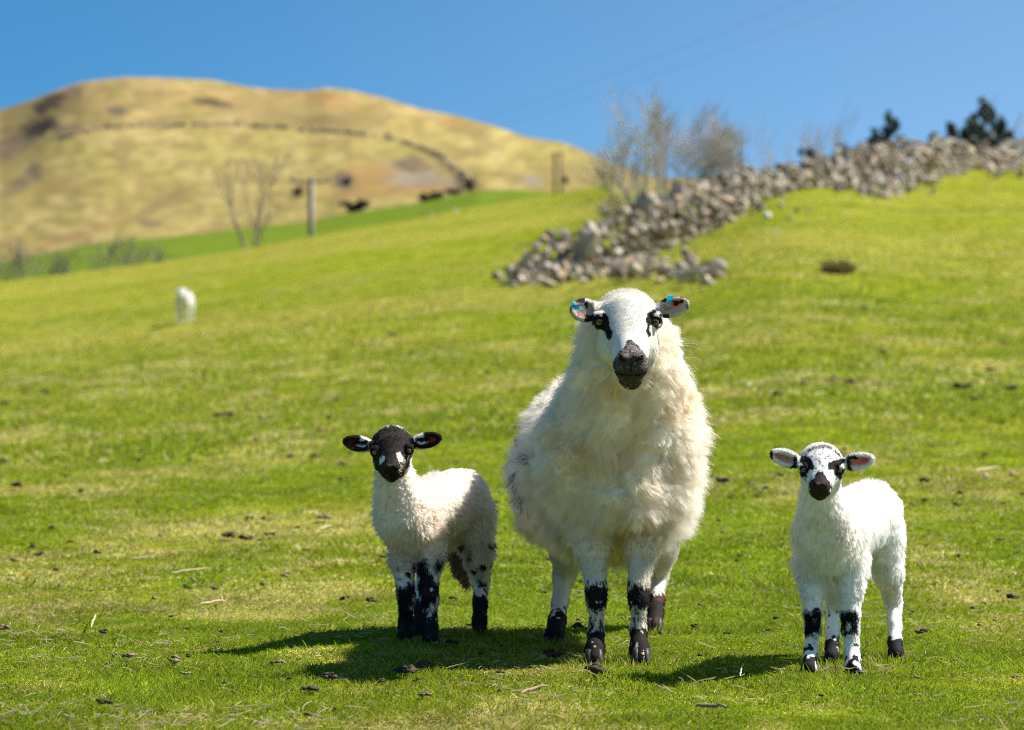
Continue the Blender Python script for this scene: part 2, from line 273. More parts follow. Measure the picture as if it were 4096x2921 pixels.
# ------------------------------------------------------------------ signed distance modelling
class Sdf:
    def __init__(s, lo, hi, h):
        s.lo = np.array(lo, float); s.h = h; s.n = np.ceil((np.array(hi) - s.lo) / h).astype(int) + 1
        s.F = np.full(s.n, 1.0, np.float32)
    def _box(s, lo, hi):
        a = np.clip(np.floor((np.array(lo) - s.lo) / s.h).astype(int), 0, s.n - 1); b = np.clip(np.ceil((np.array(hi) - s.lo) / s.h).astype(int) + 1, 0, s.n)
        ax = [s.lo[i] + s.h * np.arange(a[i], b[i]) for i in range(3)]
        p = np.stack(np.meshgrid(*ax, indexing='ij'), -1)
        return tuple(slice(a[i], b[i]) for i in range(3)), p
    def _blend(s, sl, d, k, sub):
        f = s.F[sl]
        if sub: f = -f
        h = np.clip(.5 + .5 * (d - f) / k, 0, 1) if k else (d > f).astype(float)
        r = d * (1 - h) + f * h - (k * h * (1 - h) if k else 0)
        s.F[sl] = -r if sub else r
    def cone(s, a, b, r1, r2, k=.02, sub=False, flat=None):
        a = np.array(a, float); b = np.array(b, float); m = max(r1, r2) + k + s.h * 3
        sl, p = s._box(np.minimum(a, b) - m, np.maximum(a, b) + m)
        ab = b - a; t = np.clip(((p - a) @ ab) / (ab @ ab + 1e-12), 0, 1); d = np.linalg.norm(p - a - t[..., None] * ab, axis=-1) - (r1 + (r2 - r1) * t)
        s._blend(sl, d, k, sub)
    def ell(s, c, r, k=.02, rot=None, sub=False):
        c = np.array(c, float); r = np.array(r, float); m = r.max() + k + s.h * 3; sl, p = s._box(c - m, c + m); q = p - c
        if rot is not None: q = q @ np.array(rot)
        k0 = np.linalg.norm(q / r, axis=-1); k1 = np.linalg.norm(q / (r * r), axis=-1); d = k0 * (k0 - 1) / np.maximum(k1, 1e-9)
        d = np.where(k0 < 1e-6, -r.min(), d); s._blend(sl, d, k, sub)
    def chain(s, pts, k=.015):
        for (a, r1), (b, r2) in zip(pts[:-1], pts[1:]): s.cone(a, b, r1, r2, k)
    def warp(s, fn):
        ax = [s.lo[i] + s.h * np.arange(s.n[i]) for i in range(3)]; m = abs(s.F) < .06
        idx = np.argwhere(m); p = s.lo + s.h * idx; s.F[m] -= fn(p)
    def nets(s):
        Fv = s.F; S = Fv < 0; nx, ny, nz = S.shape
        c = [S[i:nx - 1 + i, j:ny - 1 + j, k:nz - 1 + k] for i in (0, 1) for j in (0, 1) for k in (0, 1)]
        cnt = sum(x.astype(np.int8) for x in c); act = np.argwhere((cnt > 0) & (cnt < 8)); N = len(act)
        ids = np.full((nx - 1, ny - 1, nz - 1), -1, np.int32); ids[tuple(act.T)] = np.arange(N)
        cor = np.array([(i, j, k) for i in (0, 1) for j in (0, 1) for k in (0, 1)]); val = np.stack([Fv[tuple((act + o).T)] for o in cor], -1)
        pos = np.zeros((N, 3)); num = np.zeros(N)
        for a in range(8):
            for b in range(a + 1, 8):
                if abs(cor[a] - cor[b]).sum() != 1: continue
                m = (val[:, a] < 0) != (val[:, b] < 0); t = val[m, a] / (val[m, a] - val[m, b]); pos[m] += cor[a] + t[:, None] * (cor[b] - cor[a]); num[m] += 1
        V = s.lo + s.h * (act + pos / num[:, None]); Q = []
        for ax in range(3):
            o = [0, 0, 0]; o[ax] = 1; A = S[:nx - o[0], :ny - o[1], :nz - o[2]]; B = S[o[0]:, o[1]:, o[2]:]
            e = np.argwhere(A != B); u, v = (ax + 1) % 3, (ax + 2) % 3; ok = (e[:, u] > 0) & (e[:, v] > 0) & (e[:, u] < S.shape[u] - 1) & (e[:, v] < S.shape[v] - 1); e = e[ok]
            du = np.zeros(3, int); du[u] = 1; dv = np.zeros(3, int); dv[v] = 1
            q = np.stack([ids[tuple((e - du - dv).T)], ids[tuple((e - dv).T)], ids[tuple(e.T)], ids[tuple((e - du).T)]], -1)
            fl = ~A[tuple(e.T)]; q[fl] = q[fl][:, ::-1]; Q.append(q)
        Q = np.concatenate(Q); Q = Q[(Q >= 0).all(1)]
        return V, Q
def relax(V, Q, it=2):
    for _ in range(it):
        s = np.zeros_like(V); n = np.zeros(len(V))
        for a in range(4):
            for b in ((a + 1) % 4, (a - 1) % 4): np.add.at(s, Q[:, a], V[Q[:, b]]); np.add.at(n, Q[:, a], 1)
        V = V * .4 + .6 * s / np.maximum(n, 1)[:, None]
    return V
def vnormals(V, Q):
    fn = np.cross(V[Q[:, 2]] - V[Q[:, 0]], V[Q[:, 3]] - V[Q[:, 1]]); n = np.zeros_like(V)
    for a in range(4): np.add.at(n, Q[:, a], fn)
    return nrm(n), .5 * np.linalg.norm(fn, axis=1)
def scatter(V, Q, n, rng, dens=None):
    N, A = vnormals(V, Q)
    w = A.copy()
    if dens is not None: w = w * dens(V[Q].mean(1))
    f = rng.choice(len(Q), n, p=w / w.sum()); u, v = rng.random(n)[:, None], rng.random(n)[:, None]; q = Q[f]
    mixf = lambda T: (T[q[:, 0]] * (1 - u) + T[q[:, 1]] * u) * (1 - v) + (T[q[:, 3]] * (1 - u) + T[q[:, 2]] * u) * v
    return mixf(V), nrm(mixf(N))
def clump(p, s, seed):
    """nearest jittered lattice point of spacing s"""
    b = np.floor(p / s).astype(np.int64); best = np.full(len(p), 1e9); c = np.zeros_like(p)
    for i in (-1, 0, 1):
        for j in (-1, 0, 1):
            for k in (-1, 0, 1):
                g = b + np.array((i, j, k)); pt = (g + np.stack([_h(g, seed), _h(g, seed + 1), _h(g, seed + 2)], -1)) * s
                d = ((pt - p) ** 2).sum(1); m = d < best; best[m] = d[m]; c[m] = pt[m]
    return c
def inpoly(x, y, poly):
    r = np.zeros(len(x), bool); n = len(poly); j = n - 1
    for i in range(n):
        xi, yi = poly[i]; xj, yj = poly[j]; c = ((yi > y) != (yj > y)) & (x < (xj - xi) * (y - yi) / (yj - yi + 1e-12) + xi); r ^= c; j = i
    return r
def proj(p): return 512 + F * p[:, 0] / p[:, 1], 365 - (p[:, 2] - CZ) * F / p[:, 1]
def rotm(x, y):   # orthonormal frame columns from two axes
    x = nrm(np.array(x, float)); z = nrm(np.cross(x, y)); y = np.cross(z, x); return np.stack([x, y, z], 1)
def fur(name, roots, N, L, D, rad, col, mat, parent, rng, K=5, cl=.02, clamt=.6, curl=.15, seed=0, droop=0, cvar=.30, lvar=.35, tvar=.10):
    n = len(roots); L = np.asarray(L)[:, None]; D = nrm(D); t = np.linspace(0, 1, K)
    c = clump(roots, cl, seed); hc = _h(np.round(c * 5000).astype(np.int64), seed + 5); L = L * (1 + lvar * (hc[:, None] * 2 - 1)); col = col * (1 + tvar * (_h(np.round(c * 5000).astype(np.int64), seed + 6)[:, None] * 2 - 1)); cd = vn3(c, 9.0, seed + 3); ran = rng.normal(size=(n, 3)); wob = rng.normal(size=(n, 3)) * curl
    pts = np.zeros((n, K, 3))
    for i, ti in enumerate(t):
        d = D * ti + cd * (cvar * ti ** 1.3) + wob * ti * .6 + np.array((0, 0, -1.0)) * droop * ti ** 2
        p = roots - N * .002 + d * L; tgt = c + (D * .95 + cd * cvar + np.array((0, 0, -1.0)) * droop * ti) * L * ti
        p = p + (tgt - p) * (clamt * ti ** 1.2)
        p = p + np.sin(ti * 9 + ran[:, :1] * 5) * L * curl * .25 * ti * nrm(ran)
        pts[:, i] = p
    rr = np.asarray(rad)[:, None] * (1 - .75 * t[None] ** 1.5) * np.ones((n, 1))
    return curves(name, pts, rr, col, mat, parent)

# ------------------------------------------------------------------ face builder shared by the three near sheep
def head_sdf(S, J, s, fwd):
    """J: joints from the photograph's layout; s: scale (1 = ewe)"""
    up = np.array((0, 0, 1.)); X = nrm(np.cross(fwd, up)) * -1
    ax = nrm(J['muzzle'] - J['brow'])
    S.ell(J['skull'], J['skull_r'], .02 * s); S.cone(J['brow'], J['muzzle'], J['brow_rad'], J['muz_rad'], .02 * s)
    S.ell(J['jaw'], J['jaw_r'], .025 * s)
    S.cone(J['jaw'] + fwd * .02 * s, J['chin'], .04 * s, J['chin_rad'], .025 * s)
    S.ell(J['lip'], J['lip_r'], .012 * s)
    for e in J['eyes']:
        c = J['brow']; side = np.sign((e - c) @ X); S.ell(e - fwd * .006 * s, np.array((.019, .022, .019)) * s, .012 * s)
        S.ell(e + np.array((0, 0, .018)) * s - fwd * .008 * s, np.array((.018, .016, .009)) * s, .012 * s)
        S.ell(e + fwd * .012 * s + X * side * .004 * s, np.array((.0130, .014, .0095)) * s, .003, sub=True)
    for e in J['nostrils']:
        c = J['muzzle']; side = np.sign((e - c) @ X); rm = rotm(X * side + up * .75, fwd)
        S.ell(e - X * side * .004 * s + fwd * .002, np.array((.014, .02, .009)) * s, .012 * s)
        S.ell(e + fwd * .006 * s, np.array((.0085, .012, .0036)) * s, .003 * s, rot=rm, sub=True)
    m = J['mouth']; w = J['mouth_w']
    for sd in (-1, 1):
        S.cone(m + fwd * .002, m + X * sd * w * .55 - up * .0015 * s - fwd * .007 * s, .0028 * s, .0024 * s, .003 * s, sub=True)
        S.cone(m + X * sd * w * .55 - up * .0015 * s - fwd * .007 * s, m + X * sd * w + up * .006 * s - fwd * .03 * s, .0024 * s, .0015 * s, .003 * s, sub=True)
    S.cone(m + up * .003, m + up * .017 * s + fwd * .002, .0015 * s, .0015 * s, .002 * s, sub=True)
def ear_sdf(S, base, tip, width, cup, th=.0042, k=.008, wide=1.0, at=.5):
    """flattened leaf ear from base to tip; cup: direction the hollow faces"""
    c = base + (tip - base) * at; L = np.linalg.norm(tip - base); x = nrm(tip - base); m = rotm(x, np.cross(cup, x))
    S.ell(base + (tip - base) * .44, (L * .48, width, th * 2.2), k, rot=m); S.ell(base + (tip - base) * .70, (L * .33, width * .66, th * 2.1), k * 1.5, rot=m)
    S.cone(base - x * .012, base + (tip - base) * .3, width * .50, width * .50, .012)
    S.ell(c + m[:, 2] * np.sign(m[:, 2] @ cup) * th * 2.2 + x * L * .05, (L * .40, width * .62, th * 1.75), .004, rot=m, sub=True)
    return m
def eye_mesh(name, c, r, parent, look, iris, tilt=0):
    look = nrm(np.array(look)); m = rotm(np.cross((0, 0, 1.), look), (0, 0, 1.)); m = np.stack([nrm(np.cross((0, 0, 1.), look)), look, np.cross(nrm(np.cross((0, 0, 1.), look)), look)], 1)
    nu, nv = 40, 28; th = np.linspace(0, PI, nv); ph = np.linspace(0, 2 * PI, nu, endpoint=False); T, H = np.meshgrid(th, ph, indexing='ij')
    loc = np.stack([np.sin(T) * np.cos(H), np.cos(T), np.sin(T) * np.sin(H)], -1).reshape(-1, 3)
    V = c + (loc * r) @ m.T; i = np.arange(nv - 1)[:, None] * nu + np.arange(nu)[None]; j = np.arange(nv - 1)[:, None] * nu + (np.arange(nu)[None] + 1) % nu
    Q = np.stack([i.ravel(), j.ravel(), (j + nu).ravel(), (i + nu).ravel()], -1)
    col = np.tile(np.array(iris), (len(V), 1)); col = np.where((T.ravel() > .85)[:, None], np.array((.05, .035, .03)), col)
    pup = (abs(loc[:, 0]) < .55) & (abs(loc[:, 2]) < .24) & (loc[:, 1] > 0); col[pup] = (.006, .006, .006)
    return mesh(name, V, Q, M['eye'], parent, color=col)
M['eye'] = material('eye', attr='tint', rough=.08, spec=.7)
def hoof_mesh(c, yaw, s, parent):
    d = np.array((math.sin(yaw), -math.cos(yaw), 0)); x = np.array((math.cos(yaw), math.sin(yaw), 0)); z = np.array((0, 0, 1.)); V = []; Q = []
    for sd in (-1, 1):
        o = c + x * sd * .013 * s; b = len(V); prof = [(-.006, .000, 1.12), (.012, .002, 1.08), (.030, -.002, .92), (.046, -.008, .72)]
        for (h, back, w) in prof:
            for k in range(8):
                a = 2 * PI * k / 8; r = .0125 * w; f = (1.9 if math.sin(a) > .3 else 1.25)
                V.append(o + x * math.cos(a) * r * s + d * (math.sin(a) * r * f + back) * s + z * h * s)
        for r_ in range(3):
            for k in range(8): Q.append((b + r_ * 8 + k, b + r_ * 8 + (k + 1) % 8, b + r_ * 8 + 8 + (k + 1) % 8, b + r_ * 8 + 8 + k))
        Q += [(b + 7, b + 6, b + 5, b + 4), (b + 7, b + 4, b + 3, b + 0), (b + 3, b + 2, b + 1, b + 0), (b + 24, b + 25, b + 26, b + 27), (b + 24, b + 27, b + 28, b + 31), (b + 28, b + 29, b + 30, b + 31)]
    return mesh('hoof', V, np.array(Q), M['hoof'], parent)
def segdist(p, pts):
    d = np.full(len(p), 9.0)
    for (a, r1), (b, r2) in zip(pts[:-1], pts[1:]):
        ab = b - a; t = np.clip(((p - a) @ ab) / (ab @ ab), 0, 1); d = np.minimum(d, np.linalg.norm(p - a - t[:, None] * ab, axis=1) - (r1 + (r2 - r1) * t))
    return d
CREAM = np.array((.78, .72, .60)); WHITE = np.array((.84, .82, .77)); BLACK = np.array((.010, .007, .006)); BROWN = np.array((.05, .028, .018))
G0 = 0.0

# ------------------------------------------------------------------ sheep
def poly_(pts, ox, oy, k): return [(ox + k * a, oy + k * b) for a, b in pts]
def ragged(p, amp, f=120, seed=2):
    px, py = proj(p); j = vn3(p, f, seed) + .6 * vn3(p, f * 2.6, seed + 9); return px + j[:, 0] * amp, py + j[:, 1] * amp
def build_sheep(sp):
    rng = np.random.default_rng(sp['seed']); s = sp['s']; J = sp['J']; fwd = nrm(np.array(sp.get('fwd', (0, -1., 0))))
    root = empty(sp['name'], sp['base'], sp['label'], sp['cat'])
    # head
    lo, hi = sp['head_box']; H = Sdf(lo, hi, sp.get('hh', .0026)); head_sdf(H, J, s, fwd); H.cone(J['skull'], J['neck'], .05 * s, .06 * s, .03)
    for e in sp['ears']:
        ear_sdf(H, e[0], e[1], e[2], nrm(np.array(e[3], float)), th=.0040 * (s * .5 + .5))
        for (c_, r_) in (e[4] if len(e) > 4 else ()): H.ell(c_, r_, .003, sub=True)
    VH, QH = H.nets(); VH = relax(VH, QH, 1)
    # body
    lo, hi = sp['body_box']; B = Sdf(lo, hi, sp.get('bh', .0052)); sp['body'](B)
    lk = sp.get('legk', .86)
    for lg in sp['legs']: B.chain([lg[0]] + [(a_, r_ * (lk if i_ > 0 else .95)) for i_, (a_, r_) in enumerate(lg[1:])], .02 if s > .9 else .014)
    fs = sp.get('fold', 0); 
    ff = sp.get('ff', 1.0)
    if fs: B.warp(lambda p: fs * ((fbm(p * np.array((1, 1, 1.7)), 9 * ff, 5, 3) - .5) * 1.5 - np.clip(.12 - abs(fbm(p * np.array((.9, .9, 1.6)), 5.0 * ff, 15, 2) - .5), 0, 1) * 7 - np.clip(.08 - abs(fbm(p * np.array((1, 1, 1.3)), 12 * ff, 25, 2) - .5), 0, 1) * 5) * sm(p[:, 2], sp['woolz'], sp['woolz'] + .08))
    VB, QB = B.nets(); VB = relax(VB, QB, 2)
    legd = lambda p: np.stack([segdist(p, lg[1:]) for lg in sp['legs']], 1)
    def colour(p, head):
        c = sp['mark'](p, head, legd(p) if not head else None); return c
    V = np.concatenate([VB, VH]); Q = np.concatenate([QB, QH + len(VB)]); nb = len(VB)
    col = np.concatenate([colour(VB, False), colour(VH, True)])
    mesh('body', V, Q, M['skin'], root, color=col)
    for e in J['eyes']: eye_mesh('eye', e, .0118 * s * sp.get('eye_s', 1), root, sp['look'], sp['iris'])
    for lg in sp['legs']:
        c = lg[-1][0]; hoof_mesh(np.array((c[0], c[1], float(zg(c[0], c[1])) + .002)), sp.get('yaw', 0), s * sp.get('hoof_s', 1), root)
    # wool on the body
    down = np.array((0, 0, -1.))
    def wool_w(p):
        lo_ = sm(p[:, 2] + (vn(p, 30, 3) - .5) * .03, sp['woolz'] - .02, sp['woolz'] + .06); near = 1 - sm(np.min(legd(p), 1), .008, .03); return np.where(p[:, 2] < sp['woolmin'], 0, 1 - (1 - lo_) * near)
    rt, N = scatter(VB, QB, sp['n_wool'], rng); w = wool_w(rt); k = w > .12; rt, N, w = rt[k], N[k], w[k]
    L = sp['wool_len'] * w * (.55 + .8 * vn(rt, 14, 77)) * (.8 + .4 * rng.random(len(rt))); L = L * sp.get('lenmod', lambda p, N: 1)(rt, N)
    D = N * sp['wool_out'] + down * sp['wool_down'] + np.array(sp['wool_flow']) + vn3(rt, 6.0, 50) * .25
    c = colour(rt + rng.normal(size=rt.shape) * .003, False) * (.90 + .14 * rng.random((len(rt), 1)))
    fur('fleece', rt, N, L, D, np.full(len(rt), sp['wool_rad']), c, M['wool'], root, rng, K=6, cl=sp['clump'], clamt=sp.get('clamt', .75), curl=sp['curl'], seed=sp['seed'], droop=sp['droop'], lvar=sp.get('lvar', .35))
    if sp.get('fly'):
        rt, N = scatter(VB, QB, sp['fly'], rng); w = wool_w(rt); k = w > .6; rt, N = rt[k], N[k]
        fur('loose_wool', rt, N, sp['wool_len'] * (1.0 + .6 * rng.random(len(rt)) ** 2), N + vn3(rt, 9, 51) * .4 + down * .25, np.full(len(rt), sp['wool_rad'] * .6), colour(rt, False), M['wool'], root, rng, K=7, cl=.03, clamt=.25, curl=.5, seed=sp['seed'] + 4, droop=.35)
    # short leg hair
    rt, N = scatter(VB, QB, sp['n_leg'], rng, lambda p: (p[:, 2] < sp['woolz'] + .07) * 1.0); w = wool_w(rt)
    c = colour(rt + rng.normal(size=rt.shape) * .0022, False) * (.85 + .25 * rng.random((len(rt), 1)))
    fur('leg_hair', rt, N, sp['leg_len'] * (.7 + .6 * rng.random(len(rt))), N * .45 + down * .9, np.full(len(rt), .00042), c, M['hair'], root, rng, K=4, cl=.008, clamt=.35, curl=.1, seed=sp['seed'] + 1, cvar=.15)
    # head hair
    rt, N = scatter(VH, QH, sp['n_head'], rng)
    muz = J['muzzle']; out = nrm(rt - muz - fwd * .03 * s) ; flow = out - N * (out * N).sum(1)[:, None]
    L = sp['head_len'](rt); c = colour(rt + rng.normal(size=rt.shape) * .0009, True) * (.88 + .2 * rng.random((len(rt), 1)))
    fur('face_hair', rt, N, L * (.7 + .6 * rng.random(len(rt))), N * .5 + flow * .9, np.where(L > .012, sp['wool_rad'], .0004), c, M['hair'], root, rng, K=4, cl=.012, clamt=.08, curl=.12, seed=sp['seed'] + 2, cvar=.06, lvar=.1, tvar=.03)
    return root
def wool_tint(p, a, b, seed=0):
    n = fbm(p, 11, 30 + seed, 3); d = sm(fbm(p * np.array((1, 1, 1.4)), 6, 60 + seed, 3), .46, .72)
    c = np.array(a) + (np.array(b) - a) * d[:, None]; return c * (.93 + .14 * n[:, None])
def ear_parts(p, base, tip, wid): x = nrm(tip - base); t = ((p - base) @ x) / np.linalg.norm(tip - base); return t

# ---- ewe
e1 = (P(597, 309, 7.31), P(571, 311.5, 7.27)); e2 = (P(657, 311, 7.31), P(688.5, 303, 7.29))
XE, KE = (550, 282.5), .0724
LE = poly_([(590, 500), (640, 440), (720, 465), (730, 410), (790, 445), (820, 520), (820, 600), (865, 680), (860, 770), (825, 810), (785, 770), (765, 680), (700, 640), (650, 655), (615, 590)], *XE, KE)
RE = poly_([(1322, 500), (1345, 430), (1390, 400), (1410, 370), (1470, 380), (1460, 430), (1410, 450), (1440, 465), (1520, 480), (1515, 540), (1485, 600), (1475, 645), (1440, 625), (1400, 585), (1372, 610), (1372, 680), (1390, 725), (1370, 775), (1340, 740), (1325, 680), (1345, 600), (1320, 540)], *XE, KE)
NE = poly_([(1045, 805), (1085, 775), (1135, 790), (1180, 840), (1235, 880), (1295, 960), (1335, 1030), (1370, 1110), (1360, 1200), (1325, 1290), (1270, 1390), (1220, 1470), (1100, 1480), (1000, 1420), (925, 1330), (885, 1230), (865, 1120), (905, 1040), (955, 970), (1005, 910), (1045, 860)], *XE, KE)
def mark_ewe(p, head, ld):
    if head:
        px, py = ragged(p, .9); c = np.tile(WHITE * np.array((.95, .93, .88)), (len(p), 1)) * (.94 + .1 * vn(p, 60, 1))[:, None]
        c = np.where((p[:, 1] > 7.33)[:, None], CREAM, c)
        fr = p[:, 1] < 7.32
        nose = inpoly(px, py, NE) & (p[:, 1] < 7.24); eye = (inpoly(px, py, LE) | inpoly(px, py, RE)) & fr
        nc = np.where((vn(p, 500, 5) + .25 * (py < 352) + .1 * (abs(px - 631) > 9) > .80)[:, None] & (abs(py - 374) > 4)[:, None], np.array((.22, .19, .17)), np.array((.048, .038, .035)))
        for (a_, b_, ra, rb, an) in ((622, 359.5, 4.6, 1.9, .5), (640, 358.5, 4.6, 1.9, -.5), (631, 367, .7, 6, 0)):
            u, v = (px - a_) * math.cos(an) + (py - b_) * math.sin(an), -(px - a_) * math.sin(an) + (py - b_) * math.cos(an); nc[(u / ra) ** 2 + (v / rb) ** 2 < 1] = .006
        nc[abs(py - 375.2 + (px - 631) ** 2 * .010) < .8] = .006; nc[(py < 357) & (py > 347) & (abs(px - 631) < 8)] *= 1.5
        c[nose] = nc[nose]; c[eye] = BLACK
        for (b, t, w) in ((e1[0], e1[1], 1), (e2[0], e2[1], 2)):
            q = ear_parts(p, b, t, 0); side = (px < 594.5) if w == 1 else (px > 659.5); m = side & (q > -.1) & (p[:, 1] > 7.2)
            cc = np.tile(np.array((.52, .47, .40)), (len(p), 1)); nn = fbm(p, 55, 14, 2)
            if w == 1:
                dk = ((py < 303) & (px > 576) & (px < 585)) | ((py > 314 + (594 - px) * .25) & (px > 585)) | (nn > .70) | (px < 570.5)
                cc = np.where(((py > 309) & (py < 317) & (px < 588) & (px > 577))[:, None], np.array((.40, .24, .19)), cc)
            else:
                dk = ((py < 302) & (px < 666) & (px > 660)) | ((px > 686.5) & (nn > .4)) | ((py > 314) & (px < 669) & (nn > .42)) | (nn > .72) | ((py < 297.5) & (nn > .55))
                pk = (abs((px - 674) * .35 + (py - 304.5)) < 4.2) & (px > 663) & (px < 683); cc = np.where(pk[:, None], np.array((.74, .27, .15)), cc)
            cc = np.where(dk[:, None], np.array((.035, .025, .02)), cc); c[m] = cc[m]
        return c
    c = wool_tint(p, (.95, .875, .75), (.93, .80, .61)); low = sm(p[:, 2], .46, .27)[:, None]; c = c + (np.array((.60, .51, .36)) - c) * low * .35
    st = (p[:, 0] < .045) & (abs(p[:, 2] - .50 - (p[:, 1] - 7.9) * .1) < .11) ; c = np.where((st & (fbm(p, 22, 8, 3) > .565))[:, None], np.array((.10, .085, .075)), c)
    px, py = ragged(p, 1.3, 70); i = np.argmin(ld, 1); leg = p[:, 2] < .285; lc = np.tile(np.array((.70, .64, .54)), (len(p), 1)); z = p[:, 2] + (vn(p, 60, 4) - .5) * .035 + (vn(p * np.array((3, 3, 1)), 90, 14) - .5) * .03
    fr = i < 2; back = ~fr
    dk = (fr & (((z < .212) & (z > .150) & (p[:, 1] < 7.535)) | ((z < .092) & (vn(p * np.array((3, 3, 1)), 55, 9) > .19)) | ((z < .125) & (z > .085) & (vn(p * np.array((3, 3, 1)), 60, 3) > .58)))) | (back & (z < .088 + .02 * (i == 3)))
    lc[dk] = (.011, .008, .007); rb = dk & (i == 3) & (vn(p, 40, 21) > .6); lc[rb] = (.06, .026, .013)
    return np.where(leg[:, None], lc, c)
def body_ewe(S):
    S.ell((.262, 8.08, .53), (.225, .44, .225), .05); S.ell((.252, 7.88, .495), (.234, .30, .20), .05); S.ell((.305, 7.84, .495), (.185, .28, .178), .05)
    S.ell((.292, 7.62, .545), (.186, .19, .195), .06); S.ell((.392, 7.66, .56), (.085, .17, .15), .06); S.ell((.15, 7.68, .53), (.085, .17, .155), .06)
    S.cone((.303, 7.42, .870), (.303, 7.56, .64), .103, .172, .05); S.cone((.300, 7.44, .80), (.29, 7.58, .62), .128, .180, .05)
    S.ell((.235, 8.36, .60), (.185, .21, .15), .06); S.ell((.298, 7.50, .435), (.100, .09, .080), .05); S.ell((.27, 7.90, .355), (.16, .32, .085), .06)
    S.ell((.115, 8.22, .44), (.10, .17, .16), .05); S.ell((.365, 8.25, .44), (.095, .17, .15), .05)
EWE_LEGS = [[(P(591, 500, 7.62), .085), (P(592, 548, 7.56), .044), (P(596.5, 588, 7.53), .0285), (P(596.5, 600, 7.52), .026), (P(596, 632, 7.53), .0205), (P(595, 648, 7.49), .026), (P(594, 658, 7.465), .027)],
            [(P(645, 500, 7.62), .085), (P(643, 545, 7.56), .046), (P(638.5, 585, 7.53), .0285), (P(638.5, 598, 7.52), .026), (P(638.5, 630, 7.53), .0205), (P(639.5, 648, 7.49), .026), (P(641, 658, 7.465), .027)],
            [(P(570, 500, 8.24), .11), (P(570, 548, 8.20), .060), (P(564, 575, 8.30), .034), (P(560, 600, 8.22), .0245), (P(557.5, 618, 8.14), .025), (P(554, 635, 8.07), .033)],
            [(P(655, 500, 8.45), .10), (P(659, 548, 8.45), .055), (P(658.5, 575, 8.56), .031), (P(657, 598, 8.46), .023), (P(655.5, 612, 8.40), .024), (P(654.5, 626, 8.33), .029)]]
def head_len_ewe(p):
    px, py = proj(p); L = np.full(len(p), .0055); L = np.where(p[:, 1] < 7.15, .0015, L)
    dx = (px - 627) / 33; top = sm(p[:, 1], 7.30, 7.36) * sm(p[:, 2], .93, .97); L = L + .010 * top * (abs(px - 627) < 36)
    L = L + .012 * sm(p[:, 1], 7.32, 7.36) * (abs(px - 627) < 40) + .012 * sm(p[:, 1], 7.25, 7.29) * sm(p[:, 2], .84, .80); ear = (px < 593) | (px > 662); return np.where(ear, .0045, L)
ewe = build_sheep(dict(name='ewe', label='large woolly white ewe with black eye patches and blue ear tags', cat='sheep', base=(.28, 7.9, 0.), s=1.0, seed=3, yaw=.0,
    J=dict(skull=P(627, 319.5, 7.335), skull_r=(.0825, .080, .069), brow=P(627, 322, 7.275), brow_rad=.0685, muzzle=P(630.5, 361, 7.135), muz_rad=.0405, jaw=P(627.5, 345, 7.285), jaw_r=(.0790, .065, .070), chin=P(630.5, 377.5, 7.165), chin_rad=.0295,
           lip=P(630.5, 367.5, 7.13), lip_r=(.0445, .034, .034), eyes=[P(599.8, 322, 7.243), P(655, 322, 7.243)], nostrils=[P(621.5, 357.5, 7.10), P(640, 357.5, 7.10)], mouth=P(630.5, 374.5, 7.102), mouth_w=.036, neck=np.array((.303, 7.42, .86))),
    head_box=((.12, 7.05, .66), (.50, 7.52, 1.04)), body_box=((-.06, 7.20, -.02), (.64, 8.72, 1.06)), body=body_ewe, legs=EWE_LEGS, legfrom=2,
    ears=[(e1[0], e1[1], .0315, (-.35, -1, .05)), (e2[0], e2[1], .0265, (.05, -1, .0), [(P(672, 321, 7.27), (.010, .03, .012))])],
    mark=mark_ewe, look=(-.0, -1, -.03), iris=(.33, .20, .05), n_wool=330000, woolz=.30, woolmin=.20, wool_len=.031, wool_out=.66, wool_down=.42, wool_flow=(0, .08, 0), wool_rad=.00045, clump=.016, clamt=.62, curl=.35, droop=.12, fold=.024, fly=2500, lvar=.62,
    lenmod=lambda p, N: (.80 + .30 * sm(p[:, 0], .40, .52) + .3 * sm(p[:, 0], .08, .0)) * (1 - .55 * sm(p[:, 2], .89, .94)), n_leg=120000, leg_len=.008, n_head=130000, head_len=head_len_ewe))
# ear tags: folded blue strips through the ears
def ear_tag(pts, w, parent):
    pts = [np.array(q) for q in pts]; V = []; 
    for q, wd in zip(pts, w):
        V += [q - wd, q + wd]
    o = np.array((0, .0016, 0)); n = len(V); V = V + [v + o for v in V]; Q = []
    for i in range(len(pts) - 1):
        a = 2 * i; Q += [(a, a + 1, a + 3, a + 2), (n + a + 2, n + a + 3, n + a + 1, n + a), (a, a + 2, n + a + 2, n + a), (a + 1, n + a + 1, n + a + 3, a + 3)]
    m = 2 * len(pts); Q += [(0, n, n + 1, 1), (m - 2, m - 1, n + m - 1, n + m - 2)]
    return mesh('ear_tag', V, np.array(Q), M['tag'], parent, smooth=False)
def wv(a, b): return (P(*b) - P(*a)) / 2
w1 = wv((574, 301, 7.24), (571.8, 305, 7.24)); ear_tag([P(574.3, 301.5, 7.262), P(572.2, 304.2, 7.245), P(575, 306.8, 7.238), P(579, 308, 7.238), P(583, 308.2, 7.25)], [wv((573, 300.5, 7.24), (575.5, 302.5, 7.24)), wv((570.8, 305.2, 7.24), (573.8, 303.5, 7.24)), wv((574, 308.6, 7.24), (576, 305, 7.24)), wv((578.4, 309.8, 7.24), (579.6, 306, 7.24)), wv((582.8, 309.6, 7.24), (583.2, 306.8, 7.24))], ewe)
